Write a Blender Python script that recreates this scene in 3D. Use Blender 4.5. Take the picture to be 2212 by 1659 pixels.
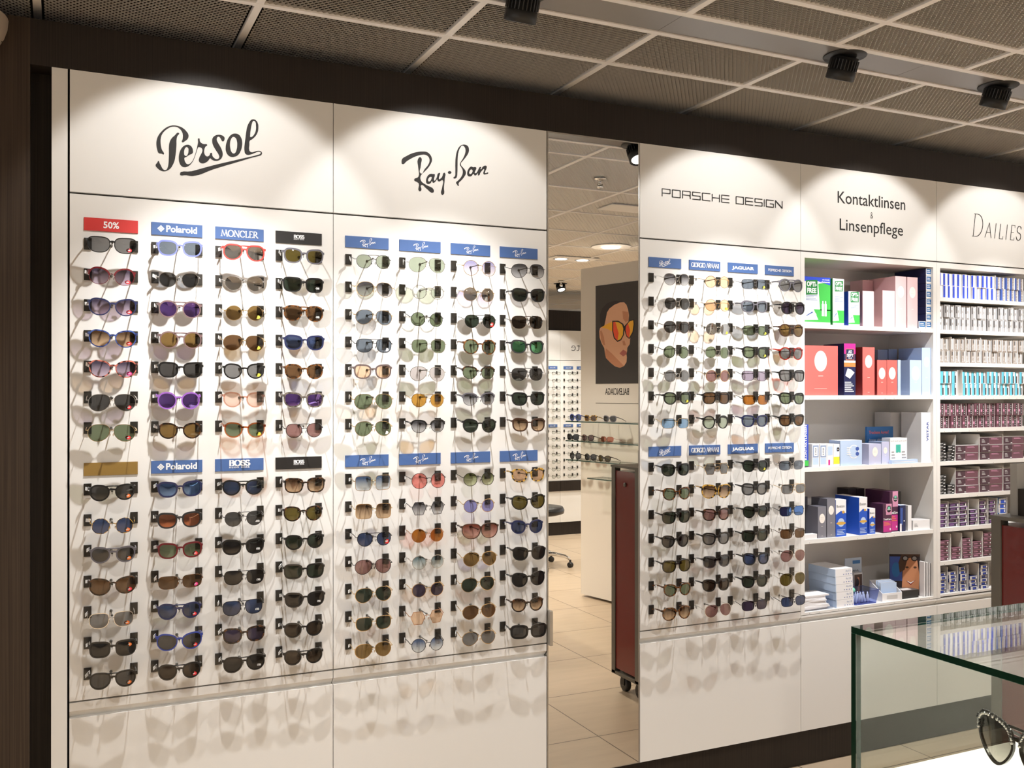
import bpy, math, random
from mathutils import Vector, Matrix
random.seed(7)
for _o in list(bpy.data.objects):
    bpy.data.objects.remove(_o)
SC = bpy.context.scene
COL = SC.collection
PI = math.pi
# ------------------------------------------------------------------ camera, world, exposure
CZ = 1.672                       # eye height above the floor
camd = bpy.data.cameras.new('camera')
camd.sensor_fit = 'HORIZONTAL'
camd.sensor_width = 36.0
camd.lens = 36.0 * 2076.6 / 2212.0
camd.shift_y = 12.7 / 2212.0
camd.clip_start = 0.05
cam = bpy.data.objects.new('camera', camd)
cam.location = (0.0, -3.3, CZ)
cam.rotation_euler = (PI / 2 + math.radians(0.106), 0.0, -math.radians(25.103))
COL.objects.link(cam)
SC.camera = cam
SC.view_settings.view_transform = 'Standard'
SC.view_settings.look = 'None'
SC.view_settings.exposure = 0.0
SC.view_settings.gamma = 1.0
SC.view_settings.use_curve_mapping = False
W = bpy.data.worlds.new('world')
SC.world = W
W.use_nodes = True
W.node_tree.nodes['Background'].inputs[0].default_value = (1.0, 0.95, 0.89, 1)
W.node_tree.nodes['Background'].inputs[1].default_value = 1.1
try:
    SC.cycles.max_bounces = 9
    SC.cycles.diffuse_bounces = 4
    SC.cycles.glossy_bounces = 5
    SC.cycles.transmission_bounces = 6
    SC.cycles.transparent_max_bounces = 24
    SC.cycles.caustics_reflective = False
    SC.cycles.caustics_refractive = False
    SC.cycles.sample_clamp_indirect = 6.0
    SC.cycles.use_denoising = True
except Exception:
    pass
CEIL = 2.872                     # underside of the ceiling grid
SPOT_X = (0.4396, 1.262, 2.54, 3.335, 4.18)
SPOT_Y = -0.69
SPOT_W = 19.5
WARM = (1.0, 0.985, 0.965)

def lamp(name, kind, loc, energy, target=None, parent=None, color=WARM, **kw):
    d = bpy.data.lights.new(name, kind)
    d.energy = energy
    d.color = color
    for k, v in kw.items():
        setattr(d, k, v)
    o = bpy.data.objects.new(name, d)
    COL.objects.link(o)
    o.location = loc
    if target is not None:
        o.rotation_euler = (Vector(target) - Vector(loc)).to_track_quat('-Z', 'Y').to_euler()
    if parent is not None:
        o.parent = parent
        o.matrix_parent_inverse = Matrix.Translation(parent.location).inverted()
    return o

# ------------------------------------------------------------------ materials
MATS = {}
def nodes_of(name):
    m = bpy.data.materials.new(name)
    m.use_nodes = True
    nt = m.node_tree
    return m, nt, nt.nodes, nt.links
def pbr(name, col, rough=0.5, metal=0.0, spec=0.5, emit=0.0, coat=0.0):
    if name in MATS:
        return MATS[name]
    m, nt, N, L = nodes_of(name)
    b = N['Principled BSDF']
    b.inputs['Base Color'].default_value = (*col, 1)
    b.inputs['Roughness'].default_value = rough
    b.inputs['Metallic'].default_value = metal
    b.inputs['Specular IOR Level'].default_value = spec
    b.inputs['Coat Weight'].default_value = coat
    if emit:
        b.inputs['Emission Color'].default_value = (*col, 1)
        b.inputs['Emission Strength'].default_value = emit
    MATS[name] = m
    return m
def noise_mix(name, c1, c2, scale=(20, 20, 20), lo=0.4, hi=0.6, rough=0.5, detail=3.0, spec=0.5, coat=0.0, bump=0.0):
    if name in MATS:
        return MATS[name]
    m, nt, N, L = nodes_of(name)
    b = N['Principled BSDF']
    b.inputs['Roughness'].default_value = rough
    b.inputs['Specular IOR Level'].default_value = spec
    b.inputs['Coat Weight'].default_value = coat
    tc = N.new('ShaderNodeTexCoord')
    mp = N.new('ShaderNodeMapping')
    mp.inputs['Scale'].default_value = scale
    nz = N.new('ShaderNodeTexNoise')
    nz.inputs['Scale'].default_value = 1.0
    nz.inputs['Detail'].default_value = detail
    cr = N.new('ShaderNodeValToRGB')
    cr.color_ramp.elements[0].position = lo
    cr.color_ramp.elements[1].position = hi
    cr.color_ramp.elements[0].color = (*c1, 1)
    cr.color_ramp.elements[1].color = (*c2, 1)
    L.new(tc.outputs['Object'], mp.inputs[0])
    L.new(mp.outputs[0], nz.inputs['Vector'])
    L.new(nz.outputs['Fac'], cr.inputs[0])
    L.new(cr.outputs[0], b.inputs['Base Color'])
    if bump:
        bp = N.new('ShaderNodeBump')
        bp.inputs['Strength'].default_value = bump
        bp.inputs['Distance'].default_value = 0.002
        L.new(nz.outputs['Fac'], bp.inputs['Height'])
        L.new(bp.outputs[0], b.inputs['Normal'])
    MATS[name] = m
    return m
def pane_fresnel(N, L, ior):
    """Fresnel reflectance of a thin sheet, the same from both of its sides."""
    ge = N.new('ShaderNodeNewGeometry')
    mr = N.new('ShaderNodeMapRange')
    mr.inputs['To Min'].default_value = ior
    mr.inputs['To Max'].default_value = 1.0 / ior
    fr = N.new('ShaderNodeFresnel')
    L.new(ge.outputs['Backfacing'], mr.inputs['Value'])
    L.new(mr.outputs[0], fr.inputs['IOR'])
    return fr
def lens_mat(name, top, bot, mirror=0.0, mcol=(1, 1, 1)):
    if name in MATS:
        return MATS[name]
    m, nt, N, L = nodes_of(name)
    N.remove(N['Principled BSDF'])
    out = N['Material Output']
    tr = N.new('ShaderNodeBsdfTransparent')
    if top == bot:
        tr.inputs[0].default_value = (*top, 1)
    else:
        tc = N.new('ShaderNodeTexCoord')
        sx = N.new('ShaderNodeSeparateXYZ')
        cr = N.new('ShaderNodeValToRGB')
        cr.color_ramp.elements[0].position = 0.12
        cr.color_ramp.elements[1].position = 0.85
        cr.color_ramp.elements[0].color = (*bot, 1)
        cr.color_ramp.elements[1].color = (*top, 1)
        L.new(tc.outputs['Generated'], sx.inputs[0])
        L.new(sx.outputs['Z'], cr.inputs[0])
        L.new(cr.outputs[0], tr.inputs[0])
    gl = N.new('ShaderNodeBsdfGlossy')
    gl.inputs['Roughness'].default_value = 0.03
    gl.inputs['Color'].default_value = (*mcol, 1)
    fr = pane_fresnel(N, L, 1.55)
    mx = N.new('ShaderNodeMixShader')
    if mirror:
        mt = N.new('ShaderNodeMath')
        mt.operation = 'ADD'
        mt.use_clamp = True
        mt.inputs[1].default_value = mirror
        L.new(fr.outputs[0], mt.inputs[0])
        L.new(mt.outputs[0], mx.inputs[0])
    else:
        L.new(fr.outputs[0], mx.inputs[0])
    L.new(tr.outputs[0], mx.inputs[1])
    L.new(gl.outputs[0], mx.inputs[2])
    L.new(mx.outputs[0], out.inputs['Surface'])
    MATS[name] = m
    return m

M_WHITE = pbr('white_lacquer', (0.80, 0.785, 0.755), 0.5, spec=0.25)
M_SHELF = pbr('white_shelf', (0.82, 0.80, 0.77), 0.45, spec=0.35)
M_GAP = pbr('shadow_gap', (0.05, 0.042, 0.03), 0.8)
M_BEVEL = pbr('grip_bevel', (0.56, 0.50, 0.41), 0.5)
M_WOOD = noise_mix('dark_wood', (0.014, 0.0095, 0.007), (0.030, 0.021, 0.015), (240, 240, 2.2), 0.35, 0.72, 0.5, 4.0, 0.35)
M_WOOD2 = noise_mix('dark_wood_column', (0.030, 0.019, 0.012), (0.065, 0.043, 0.028), (200, 200, 1.6), 0.35, 0.72, 0.5, 4.0, 0.35)
M_BLACK = pbr('black_plastic', (0.018, 0.017, 0.016), 0.35)
M_PAD = pbr('black_pad', (0.028, 0.025, 0.021), 0.22, spec=0.55)
M_DARKMETAL = pbr('black_metal', (0.014, 0.014, 0.014), 0.45)
M_STEEL = pbr('steel', (0.62, 0.60, 0.56), 0.25, 1.0)
M_ROD = pbr('rod_metal', (0.16, 0.15, 0.13), 0.3, 0.9)
M_CHROME = pbr('chrome', (0.85, 0.84, 0.82), 0.08, 1.0)
M_ALU = pbr('brushed_aluminium', (0.50, 0.47, 0.42), 0.35, 0.8)
M_TBAR = pbr('ceiling_bar', (0.90, 0.87, 0.84), 0.55)
M_MESH = pbr('expanded_metal', (0.86, 0.80, 0.72), 0.4, 0.15)
M_PLENUM = pbr('plenum_black', (0.012, 0.011, 0.010), 0.9)
M_CHANNEL = pbr('channel_grey', (0.22, 0.205, 0.195), 0.32)
M_BULB = pbr('lamp_glow', (1.0, 0.95, 0.86), 0.4, emit=9.0)
M_TAG = pbr('white_tag', (0.86, 0.86, 0.85), 0.4)
M_BLUEP = pbr('plaque_blue', (0.065, 0.135, 0.34), 0.5)
M_REDP = pbr('plaque_red', (0.62, 0.035, 0.03), 0.45)
M_GOLDP = pbr('plaque_ochre', (0.27, 0.16, 0.035), 0.45)
M_BLKP = pbr('plaque_black', (0.018, 0.016, 0.015), 0.4)
M_INK = pbr('lettering_white', (0.88, 0.88, 0.88), 0.5)
M_LOGO = pbr('lettering_anthracite', (0.035, 0.033, 0.032), 0.6, spec=0.22)
M_RED = pbr('red_panel', (0.165, 0.010, 0.008), 0.32, coat=0.3)
M_GREYPOST = pbr('grey_post', (0.155, 0.142, 0.118), 0.4, 0.3)
def flat(r, g, b, rough=0.5):
    return pbr('card_%02x%02x%02x' % (int(r * 255), int(g * 255), int(b * 255)), (r, g, b), rough)
def srgb(h, rough=0.5):
    c = [int(h[i:i + 2], 16) / 255 for i in (0, 2, 4)]
    c = [x / 12.92 if x <= 0.04045 else ((x + 0.055) / 1.055) ** 2.4 for x in c]
    return flat(*c, rough)

def mirror_mat():
    m, nt, N, L = nodes_of('mirror_silver')
    N.remove(N['Principled BSDF'])
    g = N.new('ShaderNodeBsdfGlossy')
    g.inputs['Roughness'].default_value = 0.0
    g.inputs['Color'].default_value = (0.86, 0.86, 0.84, 1)
    L.new(g.outputs[0], N['Material Output'].inputs['Surface'])
    return m
M_MIRROR = mirror_mat()
def glass_mat(name, tint, ior=1.5):
    m, nt, N, L = nodes_of(name)
    N.remove(N['Principled BSDF'])
    t = N.new('ShaderNodeBsdfTransparent')
    t.inputs[0].default_value = (*tint, 1)
    g = N.new('ShaderNodeBsdfGlossy')
    g.inputs['Roughness'].default_value = 0.0
    f = pane_fresnel(N, L, ior)
    x = N.new('ShaderNodeMixShader')
    L.new(f.outputs[0], x.inputs[0])
    L.new(t.outputs[0], x.inputs[1])
    L.new(g.outputs[0], x.inputs[2])
    L.new(x.outputs[0], N['Material Output'].inputs['Surface'])
    return m
M_GLASS = glass_mat('clear_glass', (0.965, 0.985, 0.97))
M_ACRYL = glass_mat('clear_acrylic', (0.93, 0.94, 0.97))
M_BLUEACRYL = glass_mat('blue_acrylic', (0.55, 0.62, 0.88))
M_GEDGE = pbr('glass_edge_green', (0.004, 0.032, 0.018), 0.12, spec=0.7)
def floor_mat():
    m, nt, N, L = nodes_of('floor_tile')
    b = N['Principled BSDF']
    tc = N.new('ShaderNodeTexCoord')
    mp = N.new('ShaderNodeMapping')
    mp.inputs['Location'].default_value = (0.12, 0.13, 0)
    br = N.new('ShaderNodeTexBrick')
    br.offset = 0.0
    br.inputs['Color1'].default_value = (0.56, 0.43, 0.30, 1)
    br.inputs['Color2'].default_value = (0.53, 0.405, 0.28, 1)
    br.inputs['Mortar'].default_value = (0.10, 0.068, 0.04, 1)
    br.inputs['Scale'].default_value = 1.0
    br.inputs['Mortar Size'].default_value = 0.0028
    br.inputs['Mortar Smooth'].default_value = 0.0
    br.inputs['Brick Width'].default_value = 0.62
    br.inputs['Row Height'].default_value = 0.62
    nz = N.new('ShaderNodeTexNoise')
    nz.inputs['Scale'].default_value = 6.0
    nz.inputs['Detail'].default_value = 5.0
    mp2 = N.new('ShaderNodeMapping')
    mp2.inputs['Scale'].default_value = (0.5, 3.0, 1)
    L.new(tc.outputs['Object'], mp2.inputs[0])
    L.new(mp2.outputs[0], nz.inputs['Vector'])
    mx = N.new('ShaderNodeMix')
    mx.data_type = 'RGBA'
    mx.blend_type = 'MULTIPLY'
    mx.inputs[0].default_value = 0.25
    L.new(tc.outputs['Object'], mp.inputs[0])
    L.new(mp.outputs[0], br.inputs['Vector'])
    L.new(br.outputs['Color'], mx.inputs[6])
    L.new(nz.outputs['Fac'], mx.inputs[7])
    L.new(mx.outputs[2], b.inputs['Base Color'])
    b.inputs['Roughness'].default_value = 0.34
    b.inputs['Specular IOR Level'].default_value = 0.45
    return m
M_FLOOR = floor_mat()

# ------------------------------------------------------------------ mesh helpers
class MB:
    def __init__(s):
        s.v = []; s.f = []; s.mi = []; s.mats = []; s.smooth = []
    def m(s, mat):
        if mat not in s.mats:
            s.mats.append(mat)
        return s.mats.index(mat)
    def add(s, vs, fs, mat, smooth=False):
        b = len(s.v); k = s.m(mat)
        s.v += [tuple(p) for p in vs]
        for f in fs:
            s.f.append([i + b for i in f]); s.mi.append(k); s.smooth.append(smooth)
        return s
    def box(s, x0, x1, y0, y1, z0, z1, mat, faces=None):
        vs = [(x, y, z) for x in (x0, x1) for y in (y0, y1) for z in (z0, z1)]
        fs = {'left': (0, 1, 3, 2), 'right': (4, 6, 7, 5), 'front': (0, 4, 5, 1), 'back': (2, 3, 7, 6), 'bottom': (0, 2, 6, 4), 'top': (1, 5, 7, 3)}
        b = len(s.v); s.v += vs
        for n, f in fs.items():
            mm = mat if faces is None else faces.get(n, mat)
            s.f.append([i + b for i in f]); s.mi.append(s.m(mm)); s.smooth.append(False)
        return s
    def quad(s, pts, mat):
        return s.add(pts, [tuple(range(len(pts)))], mat)
    def rectY(s, x0, x1, z0, z1, y, mat):            # a rectangle facing -Y
        return s.quad([(x0, y, z0), (x1, y, z0), (x1, y, z1), (x0, y, z1)], mat)
    def ellY(s, cx, cz, rx, rz, y, mat, n=20):
        return s.quad([(cx + rx * math.cos(2 * PI * i / n), y, cz + rz * math.sin(2 * PI * i / n)) for i in range(n)], mat)
    def tube(s, path, r, mat, n=6, closed=False, smooth=True):
        P = [Vector(p) for p in path]; k = len(P); vs = []; fs = []
        up0 = None
        for i, p in enumerate(P):
            a = P[(i - 1) % k] if (closed or i > 0) else P[i]
            c = P[(i + 1) % k] if (closed or i < k - 1) else P[i]
            t = (c - a)
            t = t.normalized() if t.length > 1e-9 else Vector((0, 0, 1))
            ref = Vector((0, 1, 0)) if abs(t.y) < 0.9 else Vector((0, 0, 1))
            u = t.cross(ref).normalized(); w = t.cross(u)
            rr = r[i] if isinstance(r, (list, tuple)) else r
            for j in range(n):
                q = 2 * PI * j / n
                vs.append(p + u * (rr * math.cos(q)) + w * (rr * math.sin(q)))
        m = k if closed else k - 1
        for i in range(m):
            for j in range(n):
                a = i * n + j; b = i * n + (j + 1) % n
                c = ((i + 1) % k) * n + (j + 1) % n; d = ((i + 1) % k) * n + j
                fs.append((a, b, c, d))
        if not closed:
            fs.append(tuple(range(n))[::-1]); fs.append(tuple(range((k - 1) * n, k * n)))
        return s.add(vs, fs, mat, smooth)
    def lathe(s, prof, mat, c=(0, 0, 0), n=24, axis='z', smooth=True, rot=None):
        vs = []; fs = []
        for r, h in prof:
            for j in range(n):
                q = 2 * PI * j / n
                p = Vector((r * math.cos(q), r * math.sin(q), h))
                if axis == 'y':
                    p = Vector((p.x, p.z, p.y))
                elif axis == 'x':
                    p = Vector((p.z, p.x, p.y))
                if rot is not None:
                    p = rot @ p
                vs.append(p + Vector(c))
        for i in range(len(prof) - 1):
            for j in range(n):
                fs.append((i * n + j, i * n + (j + 1) % n, (i + 1) * n + (j + 1) % n, (i + 1) * n + j))
        fs.append(tuple(range(n))[::-1]); fs.append(tuple(range((len(prof) - 1) * n, len(prof) * n)))
        return s.add(vs, fs, mat, smooth)
    def ell(s, c, r, mat, nu=12, nv=8):
        vs = []; fs = []
        for i in range(nv + 1):
            th = PI * i / nv
            for j in range(nu):
                q = 2 * PI * j / nu
                vs.append((c[0] + r[0] * math.sin(th) * math.cos(q), c[1] + r[1] * math.sin(th) * math.sin(q), c[2] + r[2] * math.cos(th)))
        for i in range(nv):
            for j in range(nu):
                fs.append((i * nu + j, (i + 1) * nu + j, (i + 1) * nu + (j + 1) % nu, i * nu + (j + 1) % nu))
        return s.add(vs, fs, mat, True)
    def geo(s, g, mat, fn):                            # flat lettering geometry placed by fn(u, v)
        vs, fs = g
        out = []
        for t in vs:                                   # overlapping strokes lie a hair in front of one another
            p = fn(t[0], t[1])
            out.append((p[0], p[1] - (t[2] * 1.5e-5 if len(t) > 2 else 0), p[2]))
        return s.add(out, fs, mat)
    def mesh(s, name):
        me = bpy.data.meshes.new(name)
        me.from_pydata(s.v, [], s.f)
        for m in s.mats:
            me.materials.append(m)
        me.polygons.foreach_set('material_index', s.mi)
        me.polygons.foreach_set('use_smooth', s.smooth)
        me.update()
        return me
    def build(s, name, parent=None, loc=(0, 0, 0), rot=None):
        return place(name, s.mesh(name), parent, loc, rot)
def place(name, me, parent=None, loc=(0, 0, 0), rot=None):
    o = bpy.data.objects.new(name, me)
    COL.objects.link(o)
    o.location = loc
    if rot:
        o.rotation_euler = rot
    if parent is not None:
        o.parent = parent
    return o
LABELS = set()
def tag(o, label, cat, group=None, kind=None):
    n = len(label.replace(',', ' ').split())
    if not 4 <= n <= 16:
        print('LABEL LENGTH', n, label)
    if label in LABELS:
        print('LABEL TWICE', label)
    LABELS.add(label)
    o['label'] = label; o['category'] = cat
    if group: o['group'] = group
    if kind: o['kind'] = kind
    return o
def thing(name, label, cat, loc=(0, 0, 0), rot=None, group=None):
    o = place(name, None, None, loc, rot)
    o.empty_display_size = 0.05
    return tag(o, label, cat, group)
def struct(o):
    o['kind'] = 'structure'
    return o
ORD = ['first', 'second', 'third', 'fourth', 'fifth', 'sixth', 'seventh', 'eighth', 'ninth', 'tenth', 'eleventh', 'twelfth', 'thirteenth',
       'fourteenth', 'fifteenth', 'sixteenth', 'seventeenth', 'eighteenth', 'nineteenth', 'twentieth']

# ------------------------------------------------------------------ lettering
_TXT = {}
def text_geo(t, bold=0.0, shear=0.0):
    """Outlines of a line of the built-in sans face: cap height 1, centred on u; returns (verts, faces), half width."""
    k = (t, bold, shear)
    if k in _TXT:
        return _TXT[k]
    c = bpy.data.curves.new('t', 'FONT')
    c.body = t; c.size = 1.0; c.resolution_u = 3; c.offset = bold; c.shear = shear
    c.align_x = 'CENTER'
    o = bpy.data.objects.new('t', c)
    COL.objects.link(o)
    dg = bpy.context.evaluated_depsgraph_get()
    me = o.evaluated_get(dg).to_mesh()
    vs = [(v.co.x, v.co.y) for v in me.vertices]; fs = [tuple(p.vertices) for p in me.polygons]
    o.evaluated_get(dg).to_mesh_clear()
    bpy.data.objects.remove(o); bpy.data.curves.remove(c)
    H = 0.70
    xs = [v[0] for v in vs]; cx = (min(xs) + max(xs)) / 2
    g = ([((x - cx) / H, y / H) for x, y in vs], fs)
    _TXT[k] = (g, (max(xs) - min(xs)) / 2 / H)
    return _TXT[k]
def curve_geo(loops):
    """Filled outline (even-odd) through smoothed loops; loops: list of [(x, y), ...]."""
    c = bpy.data.curves.new('t', 'CURVE')
    c.dimensions = '2D'; c.fill_mode = 'BOTH'; c.resolution_u = 4
    for lp in loops:
        sp = c.splines.new('BEZIER')
        sp.bezier_points.add(len(lp) - 1)
        for b, p in zip(sp.bezier_points, lp):
            b.co = (p[0], p[1], 0); b.handle_left_type = b.handle_right_type = 'AUTO'
        sp.use_cyclic_u = True
    o = bpy.data.objects.new('t', c)
    COL.objects.link(o)
    dg = bpy.context.evaluated_depsgraph_get()
    me = o.evaluated_get(dg).to_mesh()
    g = ([(v.co.x, v.co.y) for v in me.vertices], [tuple(p.vertices) for p in me.polygons])
    o.evaluated_get(dg).to_mesh_clear()
    bpy.data.objects.remove(o); bpy.data.curves.remove(c)
    return g
def strokes_geo(lines):
    """Flat ribbons: lines = [([(x, y), ...], width or (wx, wy))]; wx = width of upright, wy = width of level runs."""
    vs = []; fs = []
    for pts, w in lines:
        wx, wy = w if isinstance(w, tuple) else (w, w)
        for a, b in zip(pts[:-1], pts[1:]):
            dx, dy = b[0] - a[0], b[1] - a[1]
            ln = math.hypot(dx, dy)
            if ln < 1e-9:
                continue
            ux, uy = dx / ln, dy / ln
            h = (wx * abs(uy) + wy * abs(ux)) / 2 if abs(ux) < 0.999 and abs(uy) < 0.999 else (wx / 2 if abs(uy) > 0.9 else wy / 2)
            e = h * 0.6
            b0 = len(vs); k = b0 // 4
            vs += [(a[0] - ux * e - uy * h, a[1] - uy * e + ux * h, k), (b[0] + ux * e - uy * h, b[1] + uy * e + ux * h, k),
                   (b[0] + ux * e + uy * h, b[1] + uy * e - ux * h, k), (a[0] - ux * e + uy * h, a[1] - uy * e - ux * h, k)]
            fs.append((b0, b0 + 3, b0 + 2, b0 + 1))
    return vs, fs
def arc(cx, cy, rx, ry, a0, a1, n=12):
    return [(cx + rx * math.cos(math.radians(a0 + (a1 - a0) * i / n)), cy + ry * math.sin(math.radians(a0 + (a1 - a0) * i / n))) for i in range(n + 1)]
SQ = {  # wide square capitals
    'P': (1.15, [[(0, 0), (0, 1), (1.1, 1), (1.15, .92), (1.15, .5), (1.1, .42), (0, .42)]]),
    'O': (1.15, [[(0.06, 0), (0, .08), (0, .92), (.06, 1), (1.09, 1), (1.15, .92), (1.15, .08), (1.09, 0), (.06, 0)]]),
    'R': (1.15, [[(0, 0), (0, 1), (1.1, 1), (1.15, .92), (1.15, .52), (1.1, .45), (0, .45)], [(1.02, .45), (1.15, .3), (1.15, 0)]]),
    'S': (1.15, [[(1.15, 1), (.06, 1), (0, .92), (0, .58), (.06, .5), (1.09, .5), (1.15, .42), (1.15, .08), (1.09, 0), (0, 0)]]),
    'C': (1.15, [[(1.15, 1), (.06, 1), (0, .92), (0, .08), (.06, 0), (1.15, 0)]]),
    'H': (1.1, [[(0, 0), (0, 1)], [(1.1, 0), (1.1, 1)], [(0, .5), (1.1, .5)]]),
    'E': (1.15, [[(1.15, 1), (0, 1), (0, 0), (1.15, 0)], [(0, .5), (1.12, .5)]]),
    'D': (1.15, [[(0, 0), (0, 1), (1.09, 1), (1.15, .92), (1.15, .08), (1.09, 0), (0, 0)]]),
    'I': (0.0, [[(0, 0), (0, 1)]]),
    'G': (1.15, [[(1.15, 1), (.06, 1), (0, .92), (0, .08), (.06, 0), (1.15, 0), (1.15, .48), (.6, .48)]]),
    'N': (1.1, [[(0, 0), (0, 1), (1.1, 0), (1.1, 1)]]), ' ': (.55, [])}
def sq_geo(t, w=0.13):
    x = 0; ls = []
    for ch in t:
        wd, st = SQ[ch]
        ls += [([(p[0] + x, p[1]) for p in q], w) for q in st]
        x += wd + (.33 if ch != ' ' else .2)
    x -= .33
    vs, fs = strokes_geo(ls)
    return ([(a - x / 2, b, k) for a, b, k in vs], fs), x / 2
def _S(w=.5):
    return [arc(.25, .75, .20, .24, 20, 250, 12) + arc(.26, .26, .23, .25, 75, -160, 14)]
SF = {  # capitals with serifs: advance, thick strokes, thin strokes, serif feet
    'M': (.95, [[(.66, 1), (.86, 0)]], [[(.06, 0), (.16, 1), (.46, .1), (.72, 1)], [(.16, 1), (.44, .12)]], [(.06, 0), (.86, 0)]),
    'O': (.85, [arc(.40, .5, .36, .5, 0, 360, 28)], [], []),
    'N': (.80, [[(.10, 1), (.66, 0)]], [[(.10, 0), (.10, 1)], [(.66, 0), (.66, 1)]], [(.10, 0), (.66, 1)]),
    'C': (.75, [arc(.40, .5, .36, .5, 45, 315, 20)], [[(.66, .85), (.66, .68)]], []),
    'L': (.55, [[(.14, 0), (.14, 1)]], [[(.14, 0), (.50, 0), (.50, .18)]], [(.14, 1)]),
    'E': (.58, [[(.14, 0), (.14, 1)]], [[(.14, 1), (.50, 1), (.50, .86)], [(.14, .52), (.42, .52)], [(.14, 0), (.52, 0), (.52, .16)]], []),
    'R': (.72, [[(.14, 0), (.14, 1)], arc(.30, .74, .22, .25, 80, -80, 10), [(.32, .48), (.66, 0)]], [[(.14, 1), (.34, .99)], [(.14, .49), (.34, .49)]], [(.14, 0), (.66, 0)]),
    'B': (.68, [[(.14, 0), (.14, 1)], arc(.34, .76, .20, .23, 80, -80, 10), arc(.34, .27, .26, .26, 85, -85, 10)], [[(.08, 1), (.36, .99)], [(.14, .53), (.36, .53)], [(.08, 0), (.36, .005)]], []),
    'S': (.58, _S(), [[(.44, .92), (.44, .78)], [(.03, .12), (.03, .24)]], []),
    'G': (.82, [arc(.40, .5, .36, .5, 50, 340, 20), [(.70, .03), (.70, .42)]], [[(.56, .42), (.80, .42)], [(.64, .86), (.64, .70)]], []),
    'I': (.36, [[(.16, 0), (.16, 1)]], [], [(.16, 0), (.16, 1)]),
    'A': (.80, [[(.40, 1), (.72, 0)]], [[(.40, 1), (.08, 0)], [(.20, .36), (.58, .36)]], [(.08, 0), (.72, 0)]),
    'D': (.80, [[(.14, 0), (.14, 1)], arc(.30, .5, .42, .5, 88, -88, 16)], [[(.06, 1), (.32, 1)], [(.06, 0), (.32, 0)]], []),
    'H': (.80, [[(.14, 0), (.14, 1)], [(.66, 0), (.66, 1)]], [[(.14, .5), (.66, .5)]], [(.14, 0), (.66, 0)]),
    'U': (.76, [[(.12, 1), (.12, .3)] + arc(.38, .3, .26, .3, 180, 360, 10)[1:]], [[(.64, .3), (.64, 1)]], [(.12, 1), (.64, 1)]), ' ': (.4, [], [], [])}
def serif_geo(t, thick=.15, thin=.06, serif=True, gap=0.0, shear=0.0, caps=None):
    x = 0; ls = []
    for i, ch in enumerate(t):
        adv, a, b, c = SF[ch]
        k = caps if (caps and i == 0) else 1.0
        tr = lambda q: [(p[0] * k + x + p[1] * k * shear, p[1] * k) for p in q]
        ls += [(tr(q), (thick, thin)) for q in a] + [(tr(q), thin) for q in b]
        if serif:
            ls += [(tr([(p[0] - .11, p[1] + (.03 if p[1] < .5 else -.03)), (p[0] + .11, p[1] + (.03 if p[1] < .5 else -.03))]), thin) for p in c]
        x += adv * k + gap
    vs, fs = strokes_geo(ls)
    return ([(p - x / 2, q, k) for p, q, k in vs], fs), x / 2
def put(mb, g, mat, cx, z0, h, y, sx=1.0, flip=1):
    """Set lettering on a surface facing -Y: cap height h, centred on cx, baseline z0."""
    mb.geo(g[0] if isinstance(g[0], tuple) and len(g) == 2 and isinstance(g[1], float) else g, mat, lambda u, v: (cx + flip * u * h * sx, y, z0 + v * h))
def fit(mb, g, mat, cx, z0, h, y, width):
    """Lettering of cap height h squeezed or stretched to a given width."""
    (vf, hw) = g
    s = width / (2 * hw * h)
    mb.geo(vf, mat, lambda u, v: (cx + u * h * s, y, z0 + v * h))
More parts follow.
